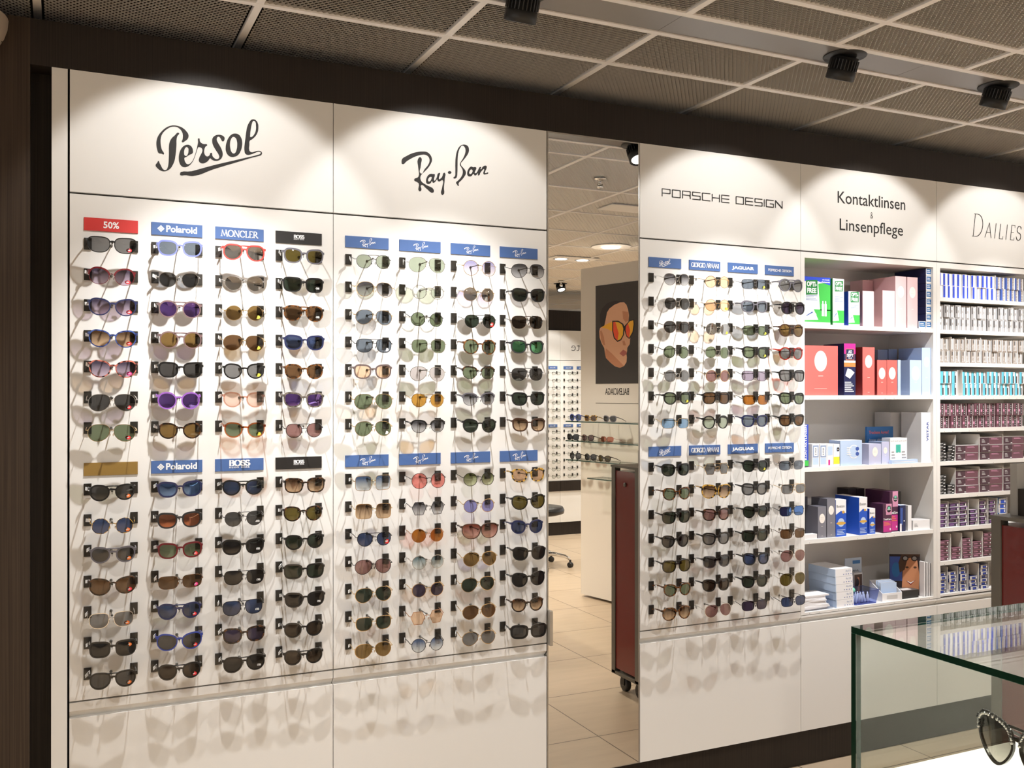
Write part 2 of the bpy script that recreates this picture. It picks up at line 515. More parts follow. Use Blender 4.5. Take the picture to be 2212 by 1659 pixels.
# centre [0.4435 2.4842] width 0.3386 height 0.2095
SCRIPT_P = [[(-853,-257),(-892,-246),(-941,-241),(-971,-171),(-986,-79),(-978,15),(-946,102),(-893,181),(-819,257),(-740,305),(-666,324),(-581,319),(-501,289),(-441,238),(-403,179),(-403,121),(-426,77),(-461,46),(-519,14),(-509,78),(-505,152),(-521,213),(-561,266),(-611,295),(-666,298),(-725,282),(-789,240),(-843,187),(-883,125),(-905,55),(-910,-19),(-904,-91),(-888,-162)],[(-576,188),(-661,124),(-720,54),(-750,-22),(-759,-107),(-759,-211),(-761,-316),(-767,-421),(-784,-506),(-809,-545),(-838,-553),(-868,-535),(-902,-476),(-932,-417),(-944,-389),(-971,-426),(-1000,-477),(-971,-524),(-917,-566),(-848,-580),(-789,-559),(-735,-517),(-690,-444),(-660,-368),(-641,-272),(-629,-166),(-621,-50),(-619,55),(-606,120)],[(-426,-23),(-491,-57),(-541,-125),(-571,-212),(-579,-308),(-566,-390),(-531,-444),(-481,-464),(-426,-450),(-371,-407),(-320,-334),(-280,-235),(-250,-136),(-230,-71),(-222,-51),(-189,-47),(-154,-63),(-143,-104),(-164,-170),(-199,-247),(-209,-312),(-179,-349),(-128,-354),(-67,-324),(-26,-283),(4,-242),(30,-261),(71,-278),(133,-277),(189,-250),(225,-204),(241,-138),(231,-75),(200,-3),(158,67),(129,128),(133,171),(153,196),(179,192),(205,157),(241,113),(277,176),(267,207),(220,234),(158,237),(91,209),(50,161),(40,96),(56,24),(107,-67),(164,-157),(174,-198),(158,-232),(122,-246),(81,-229),(45,-190),(25,-129),(-16,-191),(-52,-211),(-87,-193),(-106,-153),(-108,-100),(-87,-29),(-52,17),(-128,25),(-184,61),(-209,127),(-225,36),(-245,-67),(-270,-170),(-300,-263),(-341,-346),(-386,-391),(-426,-397),(-456,-369),(-473,-323),(-473,-281),(-441,-260),(-381,-213),(-325,-176),(-320,-112),(-341,-56),(-376,-28)],[(-436,-69),(-406,-90),(-401,-142),(-411,-196),(-441,-241),(-471,-233),(-481,-192),(-476,-129),(-456,-85)],[(469,296),(543,286),(590,232),(613,149),(608,51),(579,-49),(532,-124),(470,-162),(407,-174),(345,-148),(303,-78),(296,7),(313,105),(355,206),(412,272)],[(443,227),(485,210),(511,148),(516,63),(503,-24),(475,-87),(443,-101),(407,-72),(386,-5),(379,80),(391,157),(417,208)],[(827,619),(880,607),(918,551),(928,466),(912,366),(859,274),(796,212),(762,187),(753,99),(748,12),(764,-24),(801,-38),(859,-19),(923,4),(976,-1),(1000,-37),(982,-77),(934,-100),(796,-150),(585,-237),(66,-449),(-320,-619),(-441,-614),(-561,-607),(-340,-526),(66,-371),(585,-193),(923,-75),(966,-51),(971,-23),(939,-13),(859,-46),(785,-83),(711,-100),(674,-82),(656,-19),(658,89),(674,220),(690,352),(711,462),(748,547),(785,601)],[(838,591),(870,567),(880,504),(878,417),(854,338),(806,273),(774,261),(769,307),(780,416),(801,527),(817,572)]]
# centre [1.2773 2.4906] width 0.341 height 0.1935
SCRIPT_R = [[(-976,124),(-898,178),(-780,246),(-652,293),(-524,317),(-434,316),(-365,276),(-325,214),(-315,149),(-340,81),(-395,-9),(-484,-107),(-554,-179),(-578,-233),(-575,-280),(-544,-333),(-444,-390),(-275,-478),(-295,-541),(-444,-465),(-559,-400),(-559,-517),(-608,-535),(-618,-368),(-652,-348),(-721,-305),(-623,-228),(-628,-32),(-633,145),(-573,189),(-568,21),(-567,-157),(-484,-55),(-405,46),(-373,125),(-380,190),(-415,233),(-474,253),(-544,246),(-643,214),(-761,155),(-878,78),(-985,2),(-1000,52),(-995,89)],[(-345,-141),(-295,-141),(-255,-141),(-250,-164),(-270,-251),(-263,-279),(-235,-257),(-205,-198),(-179,-120),(-134,-104),(-139,-144),(-159,-213),(-154,-236),(-124,-223),(-84,-177),(-48,-93),(-21,-91),(-23,-209),(-43,-400),(-61,-568),(-99,-561),(-84,-404),(-74,-252),(-99,-259),(-154,-288),(-189,-272),(-194,-249),(-235,-295),(-285,-328),(-305,-316),(-310,-293),(-345,-338),(-395,-366),(-435,-356),(-452,-306),(-439,-239),(-400,-174)],[(-350,-207),(-325,-209),(-330,-247),(-360,-297),(-390,-309),(-405,-283),(-390,-239)],[(46,-75),(58,-52),(89,-39),(119,-46),(131,-66),(119,-89),(89,-102),(58,-95)],[(175,-181),(211,-140),(219,-44),(219,147),(231,291),(262,418),(318,514),(385,560),(457,568),(514,545),(540,476),(530,408),(478,316),(396,212),(352,155),(356,113),(406,60),(457,3),(466,-58),(432,-128),(365,-211),(298,-284),(293,-346),(257,-311),(236,-280),(293,-218),(354,-145),(390,-65),(390,11),(354,74),(326,119),(334,158),(396,260),(442,360),(457,458),(437,513),(385,541),(344,503),(298,402),(277,267),(272,104),(267,-68),(257,-145),(231,-185)],[(592,108),(644,98),(680,107),(712,95),(696,31),(680,-23),(701,-26),(738,16),(769,77),(800,119),(827,116),(816,72),(863,125),(916,159),(958,153),(958,105),(926,34),(921,0),(1000,13),(937,-30),(889,-32),(879,1),(900,61),(895,80),(853,47),(811,-6),(779,-66),(748,-65),(753,-30),(706,-73),(670,-77),(649,-50),(602,-98),(550,-115),(509,-97),(497,-45),(519,33),(556,85)],[(597,46),(623,29),(618,-15),(587,-51),(561,-58),(545,-36),(556,8),(576,36)]]
# ------------------------------------------------------------------ setting
def shell():
    f = MB().box(-5, 10, -9.5, .36, -.05, 0, M_FLOOR)
    struct(f.build('floor'))
    struct(MB().box(-5, 10, .32, .36, 0, 3.15, M_WOOD).build('wall_back'))
    struct(MB().box(-.0885, 6.2, 0, .32, 2.6785, 2.8205, M_WOOD).build('trim_1'))           # dark fascia over the units
    struct(MB().box(-5, -.0885, 0, .32, 0, 2.8205, M_WOOD2).build('wall_left'))              # dark wood column
    struct(MB().box(-.0885, -.0285, .09, .32, 0, 2.678, M_WOOD).build('trim_2'))             # recessed strip beside the column
    struct(MB().box(-.0285, .0165, 0, .32, .0, 2.678, M_WHITE).build('trim_3'))              # white end post
    struct(MB().box(.0165, 6.2, .05, .32, 0, .1735, M_WOOD).build('baseboard_back'))
    struct(MB().box(4.627, 6.2, .0, .32, .1735, 2.678, M_WHITE).build('wall_right'))
    # far side of the shop, met in the mirror
    struct(MB().box(-5, 10, -9.5, -9.4, 0, 3.15, M_WHITE).build('wall_front'))
    struct(MB().box(3.2, 8.2, -6.95, -6.62, 2.385, 2.62, M_WOOD).build('trim_4'))
    struct(MB().box(3.2, 8.2, -6.95, -6.62, 0, .15, M_WOOD).build('baseboard_front'))
XB0, XB = .5548, .625
YB = [0.21, -.265, -.592, -.762, -.985, -1.68, -2.35, -3.02, -3.69, -4.36, -5.03, -5.70, -6.37, -7.04, -7.71, -8.38, -9.05]
def lattice(w, d, sx=.0189, sy=.0122, th=.0027, drop=.0056):
    """Expanded metal sheet: rows of zigzag strands, tilted, sharing their knuckles."""
    vs = []; fs = []
    ny = int(d / sy)
    nx = int(w / sx)
    oy = (d - ny * sy) / 2; ox = (w - nx * sx) / 2
    for j in range(ny + 1):
        y0 = oy + j * sy
        if y0 > d - .001: break
        par = j % 2
        b = len(vs)
        for i in range(2 * nx + 1):
            up = (i + par) % 2
            x = ox + i * sx / 2; y = min(d, max(0, y0 + (sy * .46 if up else -sy * .46)))
            vs += [(x, y - th / 2, 0.0), (x, y + th / 2, drop)]
        for i in range(2 * nx):
            a = b + 2 * i
            fs.append((a, a + 2, a + 3, a + 1))
    return vs, fs
def ceiling():
    root = place('ceiling', None)
    root['kind'] = 'structure'
    cache = {}
    for j in range(4):
        if j == 2: continue
        y1, y0 = YB[j], YB[j + 1]
        for k in range(-2, 9):
            x0 = XB0 + k * XB + .012; x1 = x0 + XB - .024
            a, b = (y0 + .012, y1 - .012)
            key = j
            if key not in cache:
                v, f = lattice(x1 - x0, b - a)
                cache[key] = MB().add(v, f, M_MESH).mesh('ceiling_tile')
            place('ceiling_tile', cache[key], root, (x0, a, CEIL + .004))
    for k in range(-2, 9):                                   # the fifth row
        key = 'r'
        x0 = XB0 + k * XB + .012
        if key not in cache:
            v, f = lattice(XB - .024, YB[4] - YB[5] - .024)
            cache[key] = MB().add(v, f, M_MESH).mesh('ceiling_tile')
        place('ceiling_tile', cache[key], root, (x0, YB[5] + .012, CEIL + .004))
    far = MB()
    for j in range(5, len(YB) - 1):
        for k in range(-2, 14):
            v, f = lattice(XB - .024, YB[j] - YB[j + 1] - .024, .030, .020, .0062, .008)
            x0 = XB0 + k * XB + .012; y0 = YB[j + 1] + .012
            far.add([(p[0] + x0, p[1] + y0, p[2] + CEIL + .004) for p in v], f, M_MESH)
    o = far.build('ceiling_tiles_beyond', root); o['kind'] = 'stuff'
    bars = MB()
    for j, y in enumerate(YB[1:]):
        bars.box(-4, 9.6, y - .012, y + .012, CEIL, CEIL + .014, M_TBAR)
    bars.build('cross_bar', root)
    bars = MB()
    for k in range(-7, 15):
        x = XB0 + k * XB
        bars.box(x - .012, x + .012, -9.4, YB[3] - .012, CEIL + .0005, CEIL + .0135, M_TBAR)
        bars.box(x - .012, x + .012, YB[2] + .012, .30, CEIL + .0005, CEIL + .0135, M_TBAR)
    bars.build('main_bar', root)
    ch = MB()
    xs = [-4, XB0 - .35, .55, 1.80, 2.88, 3.9, 5.1, 9.6]
    for a, b in zip(xs[:-1], xs[1:]):
        ch.box(a + .0008, b - .0008, YB[3] + .0125, YB[2] - .0125, CEIL + .004, CEIL + .02, M_CHANNEL)
    ch.build('light_channel', root)
    MB().box(-5, 10, -9.5, .33, CEIL + .26, CEIL + .3, M_PLENUM).build('plenum', root)

# ------------------------------------------------------------------ lamps
def spotlight(x, y, label, group, energy, aim, lit=True):
    root = thing('ceiling_spotlight', label, 'spotlight', (x, y, CEIL), None, group)
    MB().lathe([(.0, -.002), (.074, -.002), (.076, .002), (.074, .006), (0, .006)], M_DARKMETAL, n=36).build('flange', root)
    tilt = Matrix.Rotation(math.radians(24), 3, 'X')
    h = MB()
    h.lathe([(.0, .01), (.046, .01), (.046, -.036), (.050, -.037), (.050, -.070), (.046, -.072), (.040, -.064), (0, -.064)], M_DARKMETAL, n=32, rot=tilt, c=(0, 0, -.01))
    for i in range(26):
        q = 2 * PI * i / 26
        r = Matrix.Rotation(q, 3, 'Z')
        pts = [tilt @ (r @ Vector(p)) + Vector((0, 0, -.01)) for p in ((.046, -.0022, .0), (.0515, -.0016, .0), (.0515, .0016, .0), (.046, .0022, .0), (.046, -.0022, -.035), (.0515, -.0016, -.035), (.0515, .0016, -.035), (.046, .0022, -.035))]
        h.add(pts, [(0, 1, 5, 4), (1, 2, 6, 5), (2, 3, 7, 6), (4, 5, 6, 7), (0, 3, 2, 1)], M_DARKMETAL)
    h.build('housing', root)
    g = MB().lathe([(0, -.0655), (.0385, -.0655), (.0385, -.0665), (0, -.0665)], M_BULB, n=28, rot=tilt, c=(0, 0, -.01))
    g.build('lamp_lens', root)
    if lit:
        p = tilt @ Vector((0, 0, -.084)) + Vector((x, y, CEIL - .01))
        lamp('spot_beam', 'SPOT', p, energy, aim(p), root, spot_size=math.radians(80), spot_blend=.28, shadow_soft_size=.016)
        a = aim(p)
        lamp('spot_core', 'SPOT', p, energy * 5.6, (a[0], a[1], a[2] - 1.15), root, spot_size=math.radians(64), spot_blend=1.0, shadow_soft_size=.016)
    return root
def downlight(x, y, label, energy, size=.15, square=False, cone=130):
    energy *= 8.0
    root = thing('ceiling_downlight', label, 'ceiling light', (x, y, CEIL), None, 'recessed ceiling lights')
    b = MB()
    if square:
        b.box(-.22, .22, -.13, .13, -.006, .0, M_TBAR)
        b.build('cover_plate', root)
        for sx in (-.11, .11):
            MB().lathe([(0, -.007), (.06, -.007), (.066, -.011), (.072, -.007), (.072, -.0062), (0, -.0062)], M_CHROME, c=(sx, 0, 0), n=24).build('trim_ring', root)
            MB().lathe([(0, -.0105), (.052, -.0105), (.052, -.0075), (0, -.0075)], M_BULB, c=(sx, 0, 0), n=24).build('lamp_lens', root)
    else:
        b.lathe([(0, -.002), (size, -.002), (size * 1.06, -.005), (size * 1.12, 0), (0, .0)], M_TBAR, n=32)
        b.build('trim_ring', root)
        MB().lathe([(0, -.0085), (size * .5, -.0085), (size * .5, -.0025), (0, -.0025)], M_BULB, n=24).build('lamp_lens', root)
    if energy:
        lamp('downlight_beam', 'SPOT', (x, y, CEIL - .03), energy, (x, y, 0), root, (1.0, .92, .81), spot_size=math.radians(cone), spot_blend=.8, shadow_soft_size=.08)
    return root
def sprinkler(x, y, label):
    root = thing('sprinkler', label, 'sprinkler', (x, y, CEIL))
    MB().lathe([(0, -.001), (.036, -.001), (.034, -.008), (.016, -.010), (0, -.010)], M_CHROME, n=24).build('rosette', root)
    b = MB().lathe([(.008, -.009), (.008, -.028), (.005, -.030), (.003, -.052), (0.006, -.035)], M_CHROME, n=12)
    b.tube([(-.008, 0, -.026), (-.012, 0, -.04), (-.004, 0, -.035)], .0018, M_CHROME)
    b.tube([(.008, 0, -.026), (.012, 0, -.04), (.004, 0, -.035)], .0018, M_CHROME)
    b.lathe([(0, -.035), (.017, -.035), (.017, -.0565), (0, -.0565)], M_CHROME, n=16)
    b.build('nozzle', root)
def lamps():
    seat = ['over the unit beside the dark column', 'over the unit left of the mirror', 'over the unit right of the mirror', 'over the lens care shelves', 'over the carton shelves']
    for x, s in zip(SPOT_X, seat):
        spotlight(x, SPOT_Y, 'black ribbed ceiling spotlight ' + s, 'spotlights in the grey channel', SPOT_W, lambda p: (p.x, p.y + 1, p.z - 1.0))
    for x, tx, e, w in ((.62, .85, 70, 'first'), (2.30, 2.45, 70, 'second'), (4.35, 3.55, 210, 'third')):  # unseen spots added to throw frontal fill into the shelves
        spotlight(x, -2.5, 'added unseen black ceiling spotlight washing the wall, %s of three' % w, 'added unseen wash spotlights', 0, None, False)
        lamp('wash_beam', 'SPOT', (x, -2.46, CEIL - .14), e, (tx, 0, 1.2), bpy.context.scene.objects[[o.name for o in COL.objects if o.name.startswith('ceiling_spotlight')][-1]], spot_size=math.radians(50), spot_blend=.9, shadow_soft_size=.03)
    spotlight(5.02, -6.15, 'small black spotlight near far wall, reflected in mirror', None, 22, lambda p: (p.x + .3, p.y - .6, 0))
    spotlight(6.6, -6.15, 'black spotlight further along the far wall ceiling', None, 26, lambda p: (p.x - .8, p.y - .6, 0.6))
    downlight(4.12, -3.56, 'round recessed ceiling light ring, reflected in mirror', 20)
    downlight(4.17, -4.33, 'pale double ceiling light plate with lit lamps, reflected in mirror', 20, square=True)
    downlight(5.4, -6.0 + .55, 'small pale double ceiling light further back, reflected in mirror', 20, square=True)
    plate = MB().box(-.16, .17, -.10, .10, -.006, 0, M_TBAR)
    tag(plate.build('ceiling_plate', None, (3.34, -2.07, CEIL)), 'plain pale rectangular cover plate in the ceiling, reflected in mirror', 'ceiling plate')
    for i, (x, y, e) in enumerate(((-1.2, -2.35, 30), (1.1, -2.7, 24), (-1.6, -4.4, 30), (1.2, -4.5, 30), (2.7, -3.05, 26), (6.0, -2.6, 40), (7.4, -4.4, 40), (2.6, -5.4, 24))):  # out-of-view lights added to raise floor bounce and general fill
        downlight(x, y, 'added unseen round recessed ceiling light behind the photographer, %s of eight' % ORD[i], e * 1.5, .11, cone=115)
    sprinkler(2.741, -1.385, 'chrome ceiling sprinkler with rosette, nearest one reflected in mirror')
    sprinkler(4.905, -5.916, 'chrome ceiling sprinkler further back, reflected in mirror')
    sprinkler(5.95, -6.2, 'chrome ceiling sprinkler at the far wall')
# ------------------------------------------------------------------ display units on the wall
PLQ = [  # per panel: upper row, lower row of plaques: (board, lettering kind)
 [[('r', '50%'), ('b', 'Polaroid'), ('b', 'MONCLER'), ('k', 'boss')], [('g', ''), ('b', 'Polaroid'), ('b', 'BOSS'), ('k', 'boss')]],
 [[('b', 'ray')] * 4, [('b', 'ray')] * 4],
 [[('b', 'per'), ('b', 'GIORGIO ARMANI'), ('b', 'JAGUAR'), ('b', 'PORSCHE')], [('b', 'per'), ('b', 'GIORGIO ARMANI'), ('b', 'JAGUAR'), ('b', 'PORSCHE')]]]
_SCR = {}
def script(which):
    if which not in _SCR:
        g = curve_geo(SCRIPT_P if which == 'per' else SCRIPT_R)
        _SCR[which] = ([(x / 1000, y / 1000) for x, y in g[0]], g[1])
    return _SCR[which]
def plaque(p, row, c):
    kind, t = PLQ[p][row][c]
    x = PANEL_CX[p] + COLX[c]; z = 2.199 if row == 0 else 1.428
    m = {'r': M_REDP, 'b': M_BLUEP, 'k': M_BLKP, 'g': M_GOLDP}[kind]
    b = MB().box(-.079, .079, -.004, 0, -.0202, .0202, m)
    y = -.0046
    if t == '50%':
        fit(b, text_geo('50%', .022), M_INK, 0, -.0095, .020, y, .046)
    elif t == 'Polaroid':
        fit(b, text_geo('Polaroid', .030), M_INK, .014, -.0085, .0205, y, .096)
        for i in range(3):
            for j in range(3):
                cx, cz = -.050 + (i - j) * .0039, .0005 + (i + j - 2) * .0039
                b.quad([(cx, y, cz - .0034), (cx + .0034, y, cz), (cx, y, cz + .0034), (cx - .0034, y, cz)], M_INK)
    elif t == 'MONCLER':
        fit(b, serif_geo('MONCLER', .15, .07), M_INK, 0, -.0105, .021, y, .120)
    elif t == 'BOSS':
        fit(b, serif_geo('BOSS', .24, .08), M_INK, 0, -.003, .018, y, .068)
        fit(b, serif_geo('HUGO BOSS', .2, .12, gap=.3), M_INK, 0, -.0105, .0042, y, .068)
    elif t == 'boss':
        fit(b, serif_geo('BOSS', .24, .08), M_INK, 0, -.0015, .011, y, .036)
        fit(b, serif_geo('HUGO BOSS', .2, .12, gap=.3), M_INK, 0, -.0065, .003, y, .036)
    elif t == 'ray':
        b.geo(script('ray'), M_INK, lambda u, v: (.002 + u * .0285, y, v * .0285))
    elif t == 'per':
        b.geo(script('per'), M_INK, lambda u, v: (-.002 + u * .0275, y, v * .0275))
    elif t == 'GIORGIO ARMANI':
        fit(b, serif_geo(t, .17, .06, gap=-.06), M_INK, 0, -.0085, .018, y, .138)
    elif t == 'JAGUAR':
        fit(b, text_geo(t, .045), M_INK, 0, -.0055, .012, y, .118)
    elif t == 'PORSCHE':
        fit(b, sq_geo('PORSCHE DESIGN', .2), M_INK, 0, -.004, .0085, y, .126)
    look = {'r': 'red sale plaque with white percentage', 'g': 'blank ochre plaque', 'k': 'black brand plaque', 'b': 'blue brand plaque'}[kind]
    lab = '%s over %s column, %s row, %s' % (look, ORD[c], ('top', 'middle')[row], PANEL_WORD[p])
    if kind in 'rg':
        lab = look + ' over the first column, ' + PANEL_WORD[p]
    tag(b.build('plaque', None, (x, 0, z)), lab, 'plaque', 'plaques on the ' + PANEL_WORD[p])
_HOLD = {}
def holder_meshes():
    if not _HOLD:
        b = MB()
        b.lathe([(.0045, 0), (.0045, -.003), (.0018, -.004), (.0018, -.066), (.0032, -.067), (.0034, -.073), (.001, -.075)], M_ROD, axis='y', n=10)
        b.tube([(0, -.070, 0), (.0, -.074, -.006), (0, -.068, -.010)], .0009, M_ROD, 5)
        _HOLD['hook'] = b.mesh('glasses_holder')
        b = MB()
        x, z, d = .0111, .0183, .006
        e = .0015
        b.box(-x, x, -d, 0, -z, z, M_PAD)
        b.box(-x + e, x - e, -d - .0008, -d, -z + e, z - e, M_PAD)
        _HOLD['pad'] = b.mesh('pad')
    return _HOLD
def unit_fronts(root, w, ztop, zhd, zds, zb0, zb1, zk, board=True):
    """Lacquered fronts of one unit between -w/2 and w/2: header, board, drawer with its bevelled grip."""
    a, b = -w / 2 + .0013, w / 2 - .0013
    hd = MB().box(a, b, 0, .019, zhd + .0032, ztop, M_WHITE).build('header_panel', root)
    if board:
        MB().box(a, b, 0, .019, zds + .0026, zhd - .0032, M_WHITE).build('display_board', root)
    d = MB()
    d.box(a, b, 0, .019, zb0, zds - .0026, M_WHITE)
    d.quad([(a, 0, zb0), (a, .021, zb1 + .001), (b, .021, zb1 + .001), (b, 0, zb0)], M_WHITE)
    d.box(a, b, 0, .024, zk, zb1, M_WHITE)
    d.box(a, b, .0212, .03, zb1, zb0, M_WHITE)
    d.build('drawer_front', root)
    MB().box(-w / 2 + .0002, w / 2 - .0002, .0245, .05, zk + .002, ztop - .002, M_GAP).build('carcass', root) if board else None
    return hd
def glasses_units():
    words = ['white wall unit of sunglasses beside the dark wood column', 'white wall unit of sunglasses standing left of the mirror', 'white wall unit of sunglasses standing right of the mirror']
    hm = holder_meshes()
    for p in range(3):
        x0, x1 = ((0, 1), (1, 2), (3, 4))[p]
        x0, x1 = PX[x0], PX[x1]; cx = (x0 + x1) / 2
        root = thing('display_unit', words[p], 'display unit', (cx, 0, 0), None, 'wall units')
        hd = unit_fronts(root, x1 - x0, 2.678, 2.294, .7025, .674, .651, .1735)
        L = MB(); y = -.0006
        if p == 0:
            L.geo(script('per'), M_LOGO, lambda u, v: (.4435 - cx + u * .1693, y, 2.4842 + v * .1693))
        elif p == 1:
            L.geo(script('ray'), M_LOGO, lambda u, v: (1.2773 - cx + u * .1705, y, 2.4906 + v * .1705))
        else:
            fit(L, sq_geo('PORSCHE DESIGN', .135), M_LOGO, 2.536 - cx, 2.4725, .0296, y, .624)
        L.build('lettering', hd)
        for c in range(4):
            for r in range(14):
                h = place('glasses_holder', hm['hook'], root, (PANEL_CX[p] + COLX[c] - cx, 0, pad_z(r) - .002))
                for sg in (-1, 1):
                    place('pad', hm['pad'], h, (sg * .0679, 0, .002))
            for row in (0, 1):
                plaque(p, row, c)
def shelf_unit(x0, x1, tops, words, xi0, xi1):
    cx = (x0 + x1) / 2
    root = thing('shelf_unit', words, 'shelf unit', (cx, 0, 0), None, 'wall units')
    hd = unit_fronts(root, x1 - x0, 2.678, 2.294, .6815 + .0026, .674, .651, .1735, board=False)
    c = MB()
    a, b = x0 - cx + .0008, x1 - cx - .0008
    c.box(a, xi0 - cx, 0, .29, .6845, 2.2908, M_SHELF)
    c.box(xi1 - cx, b, 0, .29, .6845, 2.2908, M_SHELF)
    c.box(xi0 - cx, xi1 - cx, 0, .29, 2.265, 2.2908, M_SHELF)
    c.box(a, b, .27, .30, .2, 2.2908, M_SHELF)
    c.box(a, b, .025, .30, .1755, .66, M_GAP)
    c.build('carcass', root)
    for i, t in enumerate(tops):
        th = .0187 if i < len(tops) - 1 else .0108
        s = MB().box(xi0 - cx + .0005, xi1 - cx - .0005, .0006, .2695, t - th, t, M_SHELF)
        n = 14
        rr = random.Random(i)
        for k in range(n):                               # little price strips and screw dots on the edge
            xx = xi0 - cx + (xi1 - xi0) * (k + .5) / n
            s.rectY(xx - .0012, xx + .0012, t - th + .003, t - th + .0055, .0002, M_GAP) if rr.random() < .35 else None
        s.build('shelf', root)
    return root, hd, cx
TOPS4 = (1.972, 1.655, 1.335, 1.016, .695)
TOPS5 = (2.125, 1.970, 1.812, 1.653, 1.495, 1.336, 1.177, 1.017, .857, .700)
def shelf_units():
    root, hd, cx = shelf_unit(PX[4], PX[5], TOPS4, 'white shelf unit of lens care boxes in five wide bays', 2.975, 3.766)
    L = MB(); y = -.0006
    fit(L, text_geo('Kontaktlinsen', .006), M_LOGO, 3.3747 - cx, 2.5236, .054, y, .4165)
    fit(L, text_geo('&', -.006), M_LOGO, 3.3722 - cx, 2.468, .030, y, .0165)
    fit(L, text_geo('Linsenpflege', .004), M_LOGO, 3.3735 - cx, 2.402, .053, y, .390)
    L.build('lettering', hd)
    root, hd, cx = shelf_unit(PX[5], PX[6], TOPS5, 'white shelf unit packed with small lens cartons in ten rows', 3.8115, 4.603)
    L = MB()
    fit(L, serif_geo('DAILIES', .055, .036, serif=False, gap=.14, shear=.16, caps=1.5), M_LOGO, 4.206 - cx, 2.4325, .0735, y, .368)
    L.build('lettering', hd)
    dv = MB().box(-.0012, .0012, .012, .262, 0, .125, M_SHELF).mesh('divider')
    for t, xs in ((5, (3.928, 4.095, 4.264)), (6, (3.928, 4.095, 4.264)), (7, (3.879, 3.954, 4.018, 4.090, 4.156, 4.222, 4.292)), (8, (3.896, 3.972, 4.044, 4.117, 4.19)),
                  (9, (3.874, 3.945, 4.015, 4.090, 4.160)), (1, (4.33,)), (2, (3.90, 4.0, 4.105)), (3, (3.945, 3.975)), (0, (4.2115,))):
        for x in xs:
            place('divider', dv, root, (x - cx, 0, TOPS5[t] + .0004))
def mirror_door():
    cx = (PX[2] + PX[3]) / 2; w = PX[3] - PX[2]
    root = thing('mirror_door', 'tall narrow mirror door with slim metal edge between the sunglasses units', 'mirror', (cx, 0, 0))
    a = w / 2 - .0015
    f = MB()
    f.box(-a, -a + .005, -.001, .018, .1735, 2.678, M_ALU).box(a - .0045, a, -.001, .018, .1735, 2.678, M_ALU)
    f.box(-a + .005, a - .0045, -.0005, .018, 2.6735, 2.678, M_ALU).box(-a + .005, a - .0045, -.0005, .018, .1735, .1765, M_ALU)
    f.build('edge_frame', root)
    MB().box(-a + .0052, a - .0047, 0, .012, .1767, 2.6733, M_MIRROR).build('mirror_pane', root)
    MB().box(-a - .0005, a + .0005, .0185, .05, .1755, 2.676, M_GAP).build('carcass', root)
    h = MB().box(-a + .0005, -a + .0125, -.024, -.0012, .697, .829, M_ALU)
    h.build('handle', root)
def wall_bowl():
    prof = []
    for i in range(10):
        q = PI / 2 * i / 9
        prof.append((.205 * math.cos(q), -.17 * math.sin(q)))
    b = MB(); n = 24; vs = []; fs = []
    for r, h in prof:
        for j in range(n + 1):
            q = PI + PI * j / n
            vs.append((r * math.cos(q), r * math.sin(q), h))
    for i in range(len(prof) - 1):
        for j in range(n):
            a = i * (n + 1) + j
            fs.append((a, a + 1, a + n + 2, a + n + 1))
    b.add(vs, fs, pbr('sand_plaster', (.42, .34, .26), .6), True)
    b.quad([(.205 * math.cos(PI + PI * j / n), .205 * math.sin(PI + PI * j / n), -.002) for j in range(n + 1)], pbr('sand_plaster', (.42, .34, .26)))
    root = thing('wall_sconce', 'pale rounded wall bowl high on the dark wood column', 'wall lamp', (-.352, -.0005, 2.80))
    b.build('bowl', root)
    MB().ell((.19, -.06, -.085), (.002, .002, .002), M_GAP, 6, 4).build('screw', root)
